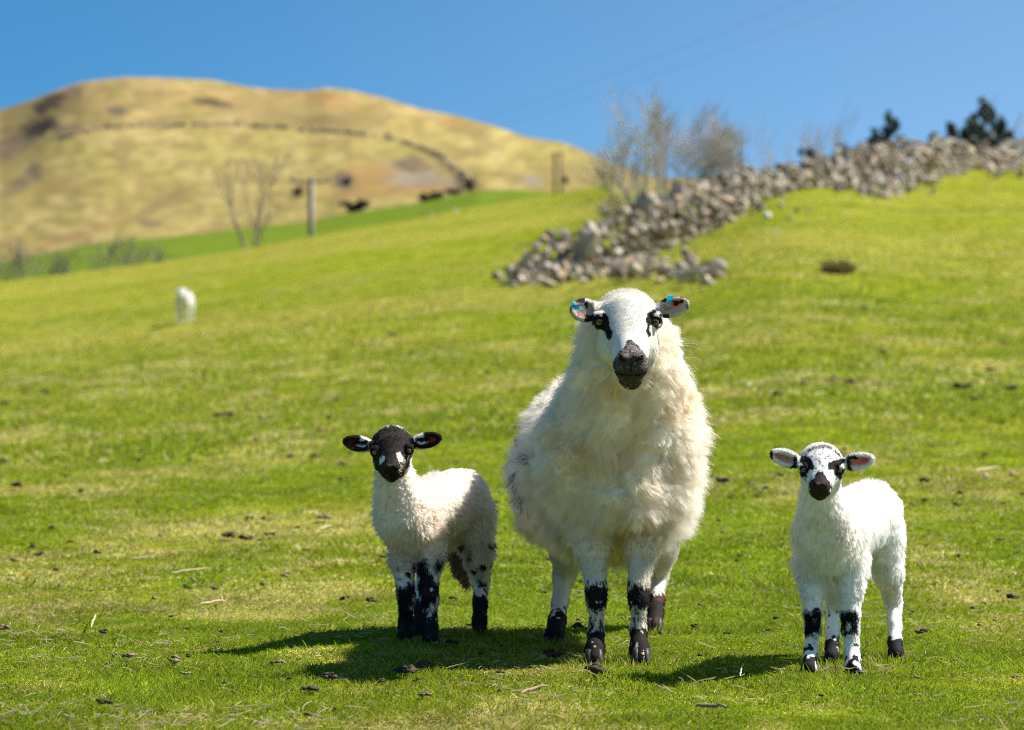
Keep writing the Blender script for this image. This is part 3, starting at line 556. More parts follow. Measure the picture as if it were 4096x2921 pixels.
ear_tag([P(670.5, 294.8, 7.30), P(670.3, 295.6, 7.262), P(669.4, 300, 7.258), P(668.3, 306.5, 7.262)], [wv((667.8, 295, 7.26), (673, 295, 7.26))] * 2 + [wv((667.2, 300, 7.26), (671.8, 300.4, 7.26)), wv((666.4, 306, 7.26), (670.4, 306.8, 7.26))], ewe)

# ---- black-faced lamb
XL, KL = (337.5, 422.5), .0483
FL = poly_([(650, 430), (700, 330), (760, 240), (900, 140), (1140, 80), (1330, 130), (1480, 220), (1570, 330), (1610, 450), (1600, 700), (1540, 720), (1490, 780), (1500, 900), (1400, 960), (1370, 1110), (1260, 1230), (1110, 1270), (970, 1190), (870, 1040), (790, 950), (750, 830), (690, 720), (660, 600)], *XL, KL)
WS1 = poly_([(930, 690), (985, 690), (965, 810), (870, 880), (880, 770)], *XL, KL); WS2 = poly_([(1225, 630), (1300, 625), (1350, 740), (1355, 820), (1270, 810), (1225, 700)], *XL, KL)
la1 = (P(372, 446, 7.86), P(344, 441, 7.85)); la2 = (P(412, 443.5, 7.86), P(440.5, 437.5, 7.85))
def mark_black(p, head, ld):
    if head:
        px, py = ragged(p, .8); c = np.tile(WHITE, (len(p), 1)); face = inpoly(px, py, FL) & (p[:, 1] < 7.90)
        dkb = np.where((vn(p, 260, 6) > .64)[:, None], np.array((.035, .022, .014)), BLACK * 1.1); c[face] = dkb[face]
        wsp = face & (inpoly(px, py, WS1) | inpoly(px, py, WS2)) & (p[:, 1] < 7.84); c[wsp] = WHITE
        sp_ = face & (px > 399) & (px < 412) & (py > 455) & (py < 476) & (vn(p, 300, 19) > .62); c[sp_] = (.42, .36, .28)
        for (b, t, sg) in ((la1[0], la1[1], -1), (la2[0], la2[1], 1)):
            q = ear_parts(p, b, t, 0); m = ((px < 368.5) if sg < 0 else (px > 415)) & (p[:, 1] > 7.80)
            cc = np.tile(np.array((.022, .015, .012)), (len(p), 1)); mid = b + (t - b) * .55
            mx, my = (proj(mid[None])); r = ((px - mx[0]) / 8.5) ** 2 + ((py - my[0] - .6 + (px - mx[0]) * (.2 * sg)) / 3.4) ** 2
            front = p[:, 1] < (7.852 if sg > 0 else 7.852); cc = np.where(((r < 1) & front)[:, None], np.array((.34, .045, .018)) * (1 if sg > 0 else .5), cc)
            top = (q < .45) & (py < (437.5 + q * 1.5 if sg > 0 else 440.5 + q * 1.5)); cc = np.where(top[:, None], WHITE, cc)
            cc = np.where(((~front) & (py > my[0] + 2))[:, None], WHITE, cc); c[m] = cc[m]
        return c
    c = wool_tint(p, (.92, .86, .79), (.84, .73, .62), 3); z = p[:, 2] + (vn(p, 70, 4) - .5) * .035; i = np.argmin(ld, 1); lm = np.min(ld, 1) < .02; n = vn(p * np.array((1, 1, .8)), 62, 33)
    fr = i < 2; dk = lm & fr & (((z < .186) & (z > .118) & (n > .20)) | ((z < .100) & (n > .13)) | ((z < .118) & (n > .5)) | ((z < .25) & (z > .18) & (n > .66)))
    bk = lm & ~fr & ((z < .105) | ((z < .31) & (n > .61))); c[dk | bk] = (.016, .013, .012)
    tail = (p[:, 1] > 8.47) & (p[:, 2] < .27) ; c[tail] = (.34, .21, .13)
    return c
def body_black(S):
    S.ell(P(410, 519, 8.02), (.076, .09, .100), .04); S.cone(P(412, 513, 8.07), P(455, 500, 8.36), .080, .090, .04); S.cone(P(392.5, 466, 7.91), P(402, 512, 7.98), .043, .072, .04); S.ell(P(462, 508, 8.40), (.078, .09, .105), .04)
    S.chain([(P(452, 520, 8.50), .02), (P(455, 550, 8.52), .022), (P(460, 568, 8.52), .017), (P(466, 584, 8.50), .009)], .02)
LB = [[(P(404, 535, 8.03), .050), (P(403.5, 562, 8.02), .034), (P(405, 582, 8.0), .0255), (P(406.5, 594, 7.99), .0245), (P(406, 620, 8.0), .0190), (P(405, 637, 7.975), .024)],
      [(P(428, 535, 8.05), .052), (P(429, 562, 8.03), .037), (P(428.5, 584, 8.0), .028), (P(429.5, 596, 7.98), .026), (P(430, 622, 7.96), .0205), (P(431, 640, 7.93), .026)],
      [(P(468, 518, 8.38), .080), (P(477, 555, 8.37), .046), (P(481, 580, 8.45), .0265), (P(480, 602, 8.39), .0215), (P(479.5, 618, 8.36), .021), (P(479, 630, 8.34), .0235)],
      [(P(438, 525, 8.33), .055), (P(430, 562, 8.28), .032), (P(422, 585, 8.35), .022), (P(421, 608, 8.29), .019), (P(420.5, 620, 8.27), .019), (P(420, 631, 8.25), .022)]]
def hl_black(p):
    px, py = proj(p); L = np.full(len(p), .0045); L = np.where(p[:, 1] < 7.765, .0012, L); L = L + .008 * sm(p[:, 1], 7.88, 7.92) + .006 * sm(p[:, 2], .60, .625); return np.where((px < 368) | (px > 416), .005, L)
build_sheep(dict(name='lamb', label='lamb with a black face and black socks left of the ewe', cat='lamb', base=(-.25, 8.15, 0.), s=.66, seed=12, yaw=.2,
    J=dict(skull=P(392.3, 446.5, 7.89), skull_r=(.0595, .062, .0535), brow=P(392, 452.5, 7.84), brow_rad=.0500, muzzle=P(391.5, 469, 7.765), muz_rad=.0265, jaw=P(392, 463, 7.875), jaw_r=(.052, .045, .042), chin=P(391.5, 476.5, 7.785), chin_rad=.0155,
           lip=P(391.5, 472.5, 7.765), lip_r=(.0265, .021, .020), eyes=[P(375, 452.5, 7.808), P(409, 450.5, 7.808)], nostrils=[P(387.3, 466.5, 7.742), P(395.8, 466.5, 7.742)], mouth=P(391.5, 475, 7.747), mouth_w=.022, neck=np.array(P(392.5, 466, 7.92))),
    head_box=((-.49, 7.70, .42), (-.17, 8.0, .66)), hh=.0022, body_box=((-.44, 7.80, -.02), (.02, 8.62, .62)), bh=.0045, body=body_black, legs=LB, ears=[(la1[0], la1[1], .0225, (-.1, -1, .1)), (la2[0], la2[1], .0225, (.1, -1, .1))],
    mark=mark_black, look=(.0, -1, .0), iris=(.36, .20, .12), eye_s=1.05, fold=.005, ff=4.0, n_wool=150000, woolz=.20, woolmin=.12, wool_len=.012, wool_out=.55, wool_down=.30, wool_flow=(0, .1, 0), wool_rad=.00046, clump=.0105, clamt=.95, curl=.45, droop=.2, n_leg=110000, leg_len=.009, n_head=70000, head_len=hl_black))

# ---- white lamb with speckled face
XR, KR = (765, 437.5), .0505
R1 = poly_([(690, 430), (760, 370), (900, 410), (950, 520), (985, 610), (960, 660), (880, 640), (850, 690), (840, 780), (740, 800), (685, 700), (695, 600), (760, 560), (695, 500)], *XR, KR); R2 = poly_([(1240, 520), (1330, 470), (1450, 440), (1560, 410), (1600, 500), (1510, 540), (1460, 600), (1570, 620), (1570, 740), (1490, 840), (1420, 800), (1365, 740), (1350, 660), (1250, 620)], *XR, KR)
R3 = poly_([(1050, 680), (1135, 690), (1205, 780), (1295, 880), (1310, 960), (1285, 1100), (1260, 1200), (1160, 1275), (1030, 1275), (930, 1190), (872, 1080), (872, 920), (910, 845), (980, 800), (1005, 730)], *XR, KR)
ra1 = (P(799, 462.5, 7.10), P(771.5, 453.5, 7.09)); ra2 = (P(844, 464, 7.10), P(873, 458.5, 7.09))
def mark_white(p, head, ld):
    if head:
        px, py = ragged(p, .75); c = np.tile(WHITE * 1.03, (len(p), 1)); cx, cy = (px - XR[0]) / KR, (py - XR[1]) / KR; fr = p[:, 1] < 7.145
        d = fr & (inpoly(px, py, R1) | inpoly(px, py, R2)); rr = np.hypot((cx - 1130) / 400, (cy - 560) / 360); arc = (abs(rr - 1) < .035) & (cy < 420) & (vn(p, 130, 3) > .25) & (p[:, 1] < 7.19)
        spk = fr & (cy < 620) & (cy > 250) & (cx > 850) & (cx < 1400) & (vn(p, 210, 17) > .76); d = d | arc | spk | (fr & (cx > 790) & (cx < 850) & (cy > 760) & (cy < 900) & (vn(p, 260, 4) > .5)); n = inpoly(px, py, R3) & (p[:, 1] < 7.09); c[d] = BLACK * 1.2; c[n] = (.028, .017, .014)
        for (b, t, sg) in ((ra1[0], ra1[1], -1), (ra2[0], ra2[1], 1)):
            q = ear_parts(p, b, t, 0); m = ((px < 797.5) if sg < 0 else (px > 846)) & (p[:, 1] > 7.05); cc = np.tile(WHITE, (len(p), 1)); mid = b + (t - b) * .55; mx, my = proj(mid[None])
            u, v = (px - mx[0]), (py - my[0] - .8); r = (u / 9.5) ** 2 + ((v + u * (.14 if sg > 0 else -.30)) / 3.8) ** 2; front = p[:, 1] < 7.097
            cc = np.where(((r < 1) & front)[:, None], np.array((.86, .27, .18)) if sg > 0 else np.array((.74, .36, .28)), cc)
            bb = (q < .17 + .1 * vn(p, 90, 2)) & (py > my[0] - (4 if sg > 0 else 1)); bb = bb | ((sg > 0) & (q > .15) & (q < .48) & (py < my[0] - 1.2) & (py > my[0] - 4.6)) | ((sg < 0) & (px < 773.8)) ; cc = np.where(bb[:, None], np.array((.022, .017, .015)), cc); c[m] = cc[m]
        return c
    c = wool_tint(p, (.92, .905, .875), (.87, .82, .76), 9); z = p[:, 2] + (vn(p, 70, 4) - .5) * .02; i = np.argmin(ld, 1); lm = np.min(ld, 1) < .02; n = vn(p, 75, 37); fr = i < 2; px, py = proj(p)
    kn = lm & fr & (z < .168) & (z > .105) & (p[:, 1] < 7.262) & (n > .26) & (abs(px - np.where(i == 0, 812.5, 849)) < 8.5); ft = lm & ((fr & (z < .050) & (n > .30)) | (~fr & (z < .062) & (n > .12)) | (fr & (z < .080) & (z > .05) & (n > .66)) | ((i == 3) & (z < .13) & (n > .66)))
    c[kn | ft] = (.011, .010, .012); return c
def body_white(S):
    S.ell(P(830, 535, 7.265), (.082, .088, .096), .04); S.cone(P(836, 528, 7.32), P(866, 514, 7.59), .086, .084, .04); S.cone(P(820.5, 488, 7.14), P(826, 528, 7.22), .046, .079, .04); S.ell(P(873, 520, 7.62), (.066, .08, .088), .04)
    S.chain([(P(868, 510, 7.72), .02), (P(869, 540, 7.75), .022), (P(870, 570, 7.75), .014)], .02)
RB = [[(P(811, 562, 7.28), .048), (P(812, 592, 7.26), .0285), (P(812.5, 612, 7.25), .0235), (P(813, 628, 7.25), .0210), (P(811, 650, 7.24), .0165), (P(808.5, 668, 7.20), .0225)],
      [(P(849, 560, 7.28), .050), (P(850.5, 592, 7.26), .031), (P(850.5, 612, 7.25), .0255), (P(850.5, 628, 7.25), .0225), (P(852, 648, 7.24), .0185), (P(853.5, 668, 7.20), .0250)],
      [(P(880, 535, 7.62), .068), (P(889, 572, 7.62), .038), (P(893.5, 602, 7.70), .0255), (P(894.5, 625, 7.65), .0185), (P(895, 640, 7.62), .0185), (P(896, 653, 7.585), .0225)],
      [(P(848, 540, 7.56), .055), (P(836, 585, 7.56), .031), (P(833, 610, 7.63), .021), (P(832.5, 632, 7.58), .0175), (P(832, 645, 7.56), .0175), (P(831, 656, 7.53), .0215)]]
def hl_white(p):
    px, py = proj(p); L = np.full(len(p), .005); L = np.where(p[:, 1] < 7.005, .0012, L); L = L + .008 * sm(p[:, 1], 7.12, 7.17) + .004 * sm(p[:, 2], .565, .59); return np.where((px < 797) | (px > 846), .006, L)
build_sheep(dict(name='lamb', label='white lamb with speckled face and pink ears right of the ewe', cat='lamb', base=(.85, 7.4, 0.), s=.62, seed=22, yaw=.15,
    J=dict(skull=P(821.3, 464.5, 7.13), skull_r=(.0555, .060, .0500), brow=P(821.3, 470, 7.08), brow_rad=.0465, muzzle=P(820, 486.5, 7.01), muz_rad=.0255, jaw=P(821, 482, 7.115), jaw_r=(.0495, .042, .042), chin=P(820, 494, 7.03), chin_rad=.0150,
           lip=P(820, 490, 7.01), lip_r=(.0255, .020, .019), eyes=[P(803.7, 469.8, 7.052), P(839.5, 470.2, 7.052)], nostrils=[P(815.7, 484.5, 6.988), P(824.6, 484.5, 6.988)], mouth=P(820, 492.5, 6.992), mouth_w=.021, neck=np.array(P(820.5, 484, 7.16))),
    head_box=((.62, 6.95, .38), (.93, 7.25, .63)), hh=.0022, body_box=((.60, 7.05, -.02), (1.08, 7.85, .60)), bh=.0045, body=body_white, legs=RB, ears=[(ra1[0], ra1[1], .0215, (-.1, -1, .05)), (ra2[0], ra2[1], .0215, (.1, -1, .05))],
    mark=mark_white, look=(.0, -1, .0), iris=(.28, .20, .08), eye_s=1.05, fold=.004, ff=3.0, n_wool=150000, woolz=.19, woolmin=.12, wool_len=.014, wool_out=.5, wool_down=.45, wool_flow=(0, .1, 0), wool_rad=.00042, clump=.010, clamt=.6, curl=.3, droop=.25, n_leg=110000, leg_len=.007, n_head=70000, head_len=hl_white))

# ---- far white sheep on the slope
fp = hit(184, 324.5); FX, FY, FZ = fp; froot = empty('sheep', tuple(fp), 'small white sheep far up the slope at left, facing the camera', 'sheep')
S = Sdf((FX - .26, FY - .35, FZ - .03), (FX + .26, FY + .75, FZ + .72), .011); q = lambda a, b, c: np.array((FX + a, FY + b, FZ + c))
S.ell(q(.0, .22, .45), (.13, .32, .130), .04); S.cone(q(0, -.05, .44), q(-.01, -.16, .54), .09, .065, .05); S.cone(q(-.01, -.18, .555), q(-.015, -.28, .47), .060, .036, .02)
for sd in (-1, 1): S.ell(q(-.01 + sd * .085, -.16, .57), (.042, .014, .02), .012)
far_legs = [(-.095, -.02), (.075, -.03), (-.100, .48), (.095, .46)]
for (a, b) in far_legs: S.chain([(q(a, b, .36), .045), (q(a, b - .01, .22), .024), (q(a, b + .01 * (b > .2), .02), .018)], .02)
V_, Q_ = S.nets(); V_ = relax(V_, Q_, 1); cc = np.tile(np.array((.80, .78, .72)), (len(V_), 1)); cc[(V_[:, 0] > FX + .075) & (V_[:, 2] > FZ + .545) & (V_[:, 2] < FZ + .61)] = (.38, .19, .09); cc[(V_[:, 1] < FY - .285)] = (.3, .25, .22)
mesh('body', V_, Q_, M['skin'], froot, color=cc); rf = np.random.default_rng(4); rt, N = scatter(V_, Q_, 12000, rf, lambda p: (p[:, 2] > FZ + .34) * 1.0)
fur('fleece', rt, N, .018 * (.6 + .6 * rf.random(len(rt))), N + np.array((0, .2, -.5)), np.full(len(rt), .0025), np.tile(np.array((.84, .81, .75)), (len(rt), 1)), M['wool'], froot, rf, K=4, cl=.03, seed=8)

# ------------------------------------------------------------------ stone walls
def stone_protos(n, rng):
    out = []
    import bmesh
    for _ in range(n):
        bm = bmesh.new()
        k = 13
        for i in range(k):
            v = rng.normal(size=3); v /= np.linalg.norm(v); v *= np.array((1, .8, .66)) * (.8 + .35 * rng.random()); bm.verts.new(v)
        bmesh.ops.convex_hull(bm, input=list(bm.verts)); bmesh.ops.delete(bm, geom=[v for v in bm.verts if not v.link_faces], context='VERTS')
        bmesh.ops.triangulate(bm, faces=list(bm.faces)); bm.verts.index_update()
        out.append((np.array([v.co[:] for v in bm.verts]), np.array([[v.index for v in f.verts] for f in bm.faces]))); bm.free()
    return out
PR = stone_protos(14, RNG)
def stone_col(rng, n):
    base = np.array([(.33, .31, .27), (.24, .22, .19), (.40, .38, .35), (.33, .26, .19), (.11, .095, .08), (.47, .46, .44)])
    c = base[rng.choice(6, n, p=(.22, .20, .16, .18, .15, .09))] * np.array((1.38, 1.22, 1.03)); return c * (.8 + .3 * rng.random((n, 1)))
def pile(centres, sizes, rng, cols):
    Vs, Fs, Cs, b = [], [], [], 0
    for c, s, cc in zip(centres, sizes, cols):
        v, f = PR[rng.integers(len(PR))]; q = rng.normal(size=4); q /= np.linalg.norm(q); m = np.array(Matrix.Rotation(rng.random() * 6.28, 3, Vector(q[:3]) + Vector((0, 0, .01))))
        Vs.append(c + (v * s * (.8 + .4 * rng.random(3))) @ m.T); Fs.append(f + b); Cs.append(np.tile(cc, (len(v), 1))); b += len(v)
    return np.concatenate(Vs), np.concatenate(Fs), np.concatenate(Cs)
# ruined wall: (px of line, Y, height m, half thickness m)
WL = [(500, 50.0, .10, .3), (522, 50.6, .40, .5), (545, 51.3, .62, .7), (575, 52.2, .82, .9), (610, 53.2, 1.0, .85), (648, 54.5, 1.05, .8), (700, 57.5, .90, .6), (745, 61, .75, .5), (785, 65, .52, .35), (812, 67.5, .55, .38),
      (835, 69.5, .8, .55), (870, 71.5, .95, 1.0), (900, 73.5, .95, 1.0), (925, 76, .85, .8), (955, 79.5, .75, .5), (990, 83, .75, .5), (1025, 86.5, .7, .5), (1080, 92, .8, .6), (1150, 100, .8, .6), (1300, 115, .8, .6)]
rw = np.random.default_rng(5); WP = []
for (a, Ya, ha, ta), (b, Yb, hb, tb) in zip(WL[:-1], WL[1:]):
    pa = np.array(((a - 512) * Ya / F, Ya)); pb = np.array(((b - 512) * Yb / F, Yb)); L = np.linalg.norm(pb - pa); dr = (pb - pa) / L; nr = np.array((-dr[1], dr[0]))
    n = int(L * (ha + .2) * 44 * (.7 + ta * .5))
    for _ in range(n):
        t = rw.random(); h = ha + (hb - ha) * t; th = ta + (tb - ta) * t; h *= (.70 + .45 * _h(np.array([[int(t * L / .7), int(a), 0]]), 4)[0]); z = h * rw.random() ** 1.15; w = th * (1 - z / (h + .12)) ** .9 + .16
        o = (rw.random() * 2 - 1) * w; q = pa + dr * t * L + nr * o
        WP.append((q[0], q[1], float(zg(q[0], q[1])) + z))
for (px_, py_, sx, sy, n_) in [(655, 268, 22, 7, 45), (600, 273, 30, 5, 55), (545, 280, 22, 5, 60), (700, 282, 10, 4, 14), (875, 186, 22, 7, 120), (905, 180, 18, 8, 60), (840, 176, 12, 6, 40), (690, 225, 18, 7, 35), (735, 205, 16, 6, 30), (1000, 172, 22, 4, 30), (772, 183, 12, 6, 14)]:
    for _ in range(n_):
        h_ = hit(px_ + np.clip(rw.normal(), -1.7, 1.7) * sx, py_ + np.clip(rw.normal(), -1.7, 1.7) * sy); WP.append((h_[0], h_[1], h_[2] + .05 + .12 * rw.random()))
WP = np.array(WP); ws = .07 + .10 * rw.random(len(WP)) ** 1.5 ; ws = np.where(rw.random(len(WP)) < .07, ws * 1.9, ws)
V_, F_, C_ = pile(WP, ws, rw, stone_col(rw, len(WP)))
base = np.array((1.5, 52, float(zg(1.5, 52))))
tag(mesh('stone_wall', V_, F_, M['stone'], smooth=False, color=C_, origin=base), 'tumbledown dry stone wall climbing the grassy slope behind the sheep', 'wall')
# big boulders standing out in the wall, loose stones on the grass
def boulder(px, py, size, col, label, group=None, lift=.25, Y=None, name='boulder', cat='stone'):
    p = hit(px, py) if Y is None else np.array(((px - 512) * Y / F, Y, CZ + (365 - py) * Y / F))
    v, f, c = pile([p + np.array((0, 0, size * lift))], [size], rw, [np.array(col)])
    return tag(mesh(name, v, f, M['stone'], smooth=False, color=c, origin=p), label, cat, group)
boulder(767, 217.5, .115, (.78, .77, .73), 'white stone lying alone on the grass below the wall', name='loose_stone')
boulder(932, 184.5, .13, (.74, .73, .70), 'bright white boulder at the foot of the wall, right part of the photo')
boulder(930, 195, .10, (.50, .47, .42), 'small pale stone just below the bright white boulder', name='loose_stone')
boulder(836, 155, .17, (.72, .71, .68), 'white stone sitting on top of the wall above the slab', Y=68.2)
boulder(909, 167, .22, (.66, .66, .66), 'wide pale grey boulder lodged in the wall near the conifers', Y=72.3)
boulder(842, 170, .50, (.27, .25, .22), 'big dark slab jutting from the wall below the white stone', Y=69.0)
boulder(876, 180, .42, (.40, .37, .33), 'tall pale boulder leaning in the wall, foot of its widest spill', Y=70.6)
boulder(644, 205, .26, (.30, .29, .26), 'big rounded grey boulder in the broad end of the wall', Y=53.6)
boulder(585, 250, .36, (.33, .29, .23), 'big brown boulder leaning at the broken end of the wall', Y=51.2)
boulder(683, 280, .16, (.48, .45, .41), 'pale stone at the tip of the rubble below the wall', name='loose_stone')
boulder(707, 285, .11, (.42, .39, .35), 'grey stone lying furthest out on the grass right of the rubble', name='loose_stone')
for i, (px, py, s) in enumerate([(640, 268, .15), (652, 272, .13), (663, 275, .14), (672, 279, .10), (630, 270, .16), (618, 272, .15), (606, 271, .14), (647, 279, .10), (660, 283, .09), (634, 279, .09), (590, 274, .12), (575, 277, .11), (556, 280, .11), (541, 281, .10), (527, 283, .11), (513, 287, .09), (506, 283, .08), (690, 279, .08), (699, 275, .07), (622, 279, .09),
        (742, 216, .10), (752, 214, .08), (728, 222, .09), (712, 226, .08), (700, 229, .10), (689, 233, .08), (790, 220, .08), (797, 212, .09), (781, 207, .10), (808, 211, .07), (775, 233, .06), (864, 196, .11), (888, 198, .10), (875, 201, .07), (900, 197, .09), (918, 190, .08), (841, 189, .08), (679, 240, .08), (668, 247, .09), (660, 252, .08), (702, 222, .12)]):
    boulder(px, py, s, stone_col(rw, 1)[0], 'grey fieldstone fallen from the ruined wall onto the turf', 'fallen stones around the ruined wall', name='loose_stone')
for i, (px, py) in enumerate([(387, 222.5), (396, 221), (404, 220), (412, 218.5), (420, 217), (431, 215), (441, 214), (455, 212)]):
    boulder(px, py, .09 + .05 * rw.random(), (.5, .49, .42), 'pale stone in the line along the crest of the field', 'pale stones along the field crest', name='loose_stone')
# wall across the hill
HW = [(0, 178), (30, 160), (59, 141), (102, 131), (144, 127.5), (212, 126.5), (250, 128), (288, 130), (325, 133.5), (350, 135), (379, 137), (402, 144), (420, 150), (436, 155.5), (448, 163), (456, 172), (471, 183)][2:]
hp = []; hs_ = []
for (a, ya), (b, yb) in zip(HW[:-1], HW[1:]):
    n = int(math.hypot(b - a, yb - ya) * 3.4)
    for k in range(n):
        t = rw.random(); xx = a + (b - a) * t
        if _h(np.array([[int(xx / 5), 3, 3]]), 9)[0] < .30 and rw.random() < .8: continue
        p = hill_point(xx, ya + (yb - ya) * t); hp.append(p + np.array((0, rw.random() - .5, rw.random() * .8))); hs_.append(.24 + .22 * rw.random())
hc = stone_col(rw, len(hp)) * 1.05 * np.array((1, .9, .68)); v, f, c = pile(hp, hs_, rw, hc); tag(mesh('hill_wall', v, f, M['stone'], smooth=False, color=c, origin=hp[0]), 'thin dark stone wall running across the brown hill', 'wall')
p = hill_point(497.5, 160); v, f, c = pile([p], [.9], rw, [np.array((.6, .6, .6))]); tag(mesh('boulder', v, f, M['stone'], smooth=False, color=c, origin=p), 'single white rock high on the brown hillside', 'rock')

# ------------------------------------------------------------------ trees, shrubs
def tube(path, rads, sides=5):
    path = np.array(path); n = len(path); V = []; d = nrm(np.gradient(path, axis=0)); ref = np.array((.3, .9, .2)); x = nrm(np.cross(d, ref)); y = np.cross(d, x)
    for i in range(n):
        for k in range(sides): a = 2 * PI * k / sides; V.append(path[i] + (x[i] * math.cos(a) + y[i] * math.sin(a)) * rads[i])
    Q = [(i * sides + k, i * sides + (k + 1) % sides, (i + 1) * sides + (k + 1) % sides, (i + 1) * sides + k) for i in range(n - 1) for k in range(sides)]
    return V, Q
class Buf:
    def __init__(s): s.V = []; s.Q = []
    def add(s, V, Q): b = len(s.V); s.V += list(V); s.Q += [tuple(i + b for i in q) for q in Q]
def grow(buf, p, d, L, r, depth, rng, spread, up, first=None, kk=(3, 4), rmin=.012):
    n = 5; path = [np.array(p)]; dd = nrm(np.array(d, float))
    for i in range(n): dd = nrm(dd + rng.normal(size=3) * .10 + np.array((0, 0, up))); path.append(path[-1] + dd * L / n)
    (first or buf).add(*tube(path, np.linspace(r, r * .62, n + 1), 5 if r > .02 else 3))
    if depth == 0: return
    k = kk[0] if rng.random() < .6 else kk[1]
    for j in range(k):
        at = path[-1] if j == 0 else path[int(rng.integers(2, n + 1))]; q = rng.normal(size=3); q -= dd * (q @ dd); q = nrm(q)
        grow(buf, at, dd + q * spread * (.35 if j == 0 else 1), L * (.68 + .2 * rng.random()), max(r * (.62 if j == 0 else .48), rmin), depth - 1, rng, spread, up, kk=kk, rmin=rmin)
def bare_tree(base, H, label, stems, seed, mat='bark', spread=.6, up=.05, depth=5, r=.1, group=None, name='bare_tree', kk=(3, 3)):
    rng = np.random.default_rng(seed); root = empty(name, tuple(base), label, 'tree', group); tr = Buf(); cr = Buf()
    for (dx, dz, Ls, rs) in stems: grow(cr, np.array(base) + np.array((dx * .08, 0, -.3)), (dx, rng.normal() * .15, dz), H * Ls, r * rs, depth, rng, spread, up, first=tr, kk=kk)
    mesh('trunk', tr.V, np.array(tr.Q), M[mat], root); mesh('crown', cr.V, np.array(cr.Q), M[mat], root); return root
def toph(px, Y, y): X = (px - 512) * Y / F; return CZ + (365 - y) * Y / F - float(zg(X, Y))
def gpt(px, Y): X = (px - 512) * Y / F; return np.array((X, Y, float(zg(X, Y))))
b0 = gpt(251, 109)
bare_tree(b0, 4.0, 'leafless pale tree with forked stems on the crest of the field', [(-.12, 1, .36, 1.0), (.10, 1, .40, .8), (.40, .9, .22, .7)], 3, 'midbark', .26, .04, 4, .080, kk=(2, 3))
bare_tree(gpt(655, 74), toph(655, 74, 106) * 1.02, 'large leafless tree behind the wall, left one of the pair', [(-.14, 1, .34, 1.0), (.16, 1, .33, .9)], 8, 'palebark', .62, .05, 5, .10, kk=(3, 4))
bare_tree(gpt(707, 75), toph(707, 75, 110) * 1.02, 'large leafless tree behind the wall, right one of the pair', [(-.16, 1, .32, .9), (.24, 1, .31, .8)], 14, 'palebark', .62, .05, 5, .09, kk=(3, 4))
bare_tree(gpt(822, 92), toph(822, 92, 134) * 1.05, 'small leafless tree behind the wall between the dark shrubs', [(-.3, 1, .4, .8), (.3, 1, .4, .8)], 21, 'palebark', .6, .04, 4, .05)
bare_tree(gpt(1018, 112), toph(1018, 112, 124) * 1.05, 'small bare tree behind the wall at the right edge', [(-.3, 1, .4, .8), (.3, 1, .4, .8)], 23, 'palebark', .6, .04, 4, .06)
def leafmass(centres, radii, n, size, col, rng, flat=1.0):
    k = rng.choice(len(centres), n, p=np.array(radii) ** 2 / (np.array(radii) ** 2).sum()); d = nrm(rng.normal(size=(n, 3))) * (rng.random((n, 1)) ** .45) * np.array((1, 1, flat))
    c = np.array(centres)[k] + d * np.array(radii)[k][:, None]; a = nrm(rng.normal(size=(n, 3))); b = nrm(np.cross(a, rng.normal(size=(n, 3)))); s = size * (.6 + .8 * rng.random((n, 1)))
    V = np.stack([c - a * s, c + b * s * .45, c + a * s, c - b * s * .45], 1).reshape(-1, 3); Q = np.arange(4 * n).reshape(-1, 4)
    C = np.repeat(np.array(col) * (.6 + .8 * rng.random((n, 1))), 4, axis=0); return V, Q, C
def conifer(px, Y, H, Wd, label, seed, lean=0):
    rng = np.random.default_rng(seed); b = gpt(px, Y); root = empty('conifer', tuple(b), label, 'tree', 'dark conifers beyond the wall')
    t = tube([b + np.array((lean * k * .1, 0, H * k / 6)) for k in range(7)], np.linspace(.16, .02, 7)); mesh('trunk', t[0], np.array(t[1]), M['bark'], root)
    cs, rs = [], []
    for k in range(110):
        h = (.10 + .9 * rng.random() ** 1.0); w = Wd * (1 - h) ** .8 + .12; a = rng.random() * 6.28; q = rng.random() ** .5; cs.append(b + np.array((math.cos(a) * w * q + lean * h * .6, math.sin(a) * w * q, H * h + rng.normal() * .08))); rs.append(.09 + .24 * (1 - h) * (.4 + .9 * rng.random()))
    V, Q, C = leafmass(cs, rs, 9000, .10, (.050, .080, .052), rng, .7); mesh('crown', V, Q, M['leaf'], root, color=C)
conifer(890, 96, toph(890, 96, 114), 1.1, 'dark conifer standing alone above the middle of the wall', 31)
conifer(876, 94, toph(876, 94, 132), 1.0, 'low dark conifer tucked against the taller one above the wall', 37)
conifer(987, 103, toph(987, 103, 100), 1.3, 'tallest dark conifer above the wall, near the right edge', 32, -.2)
conifer(971, 101, toph(971, 101, 120), 1.1, 'dark conifer on the left flank of the tallest one', 33)
conifer(1003, 104, toph(1003, 104, 122), 1.0, 'dark conifer on the right flank of the tallest one', 36)
conifer(952, 99, toph(952, 99, 126), .6, 'small narrow dark conifer left of the tallest one', 34)
conifer(934, 97, toph(934, 97, 137), .5, 'tiny dark conifer just showing over the wall', 35)
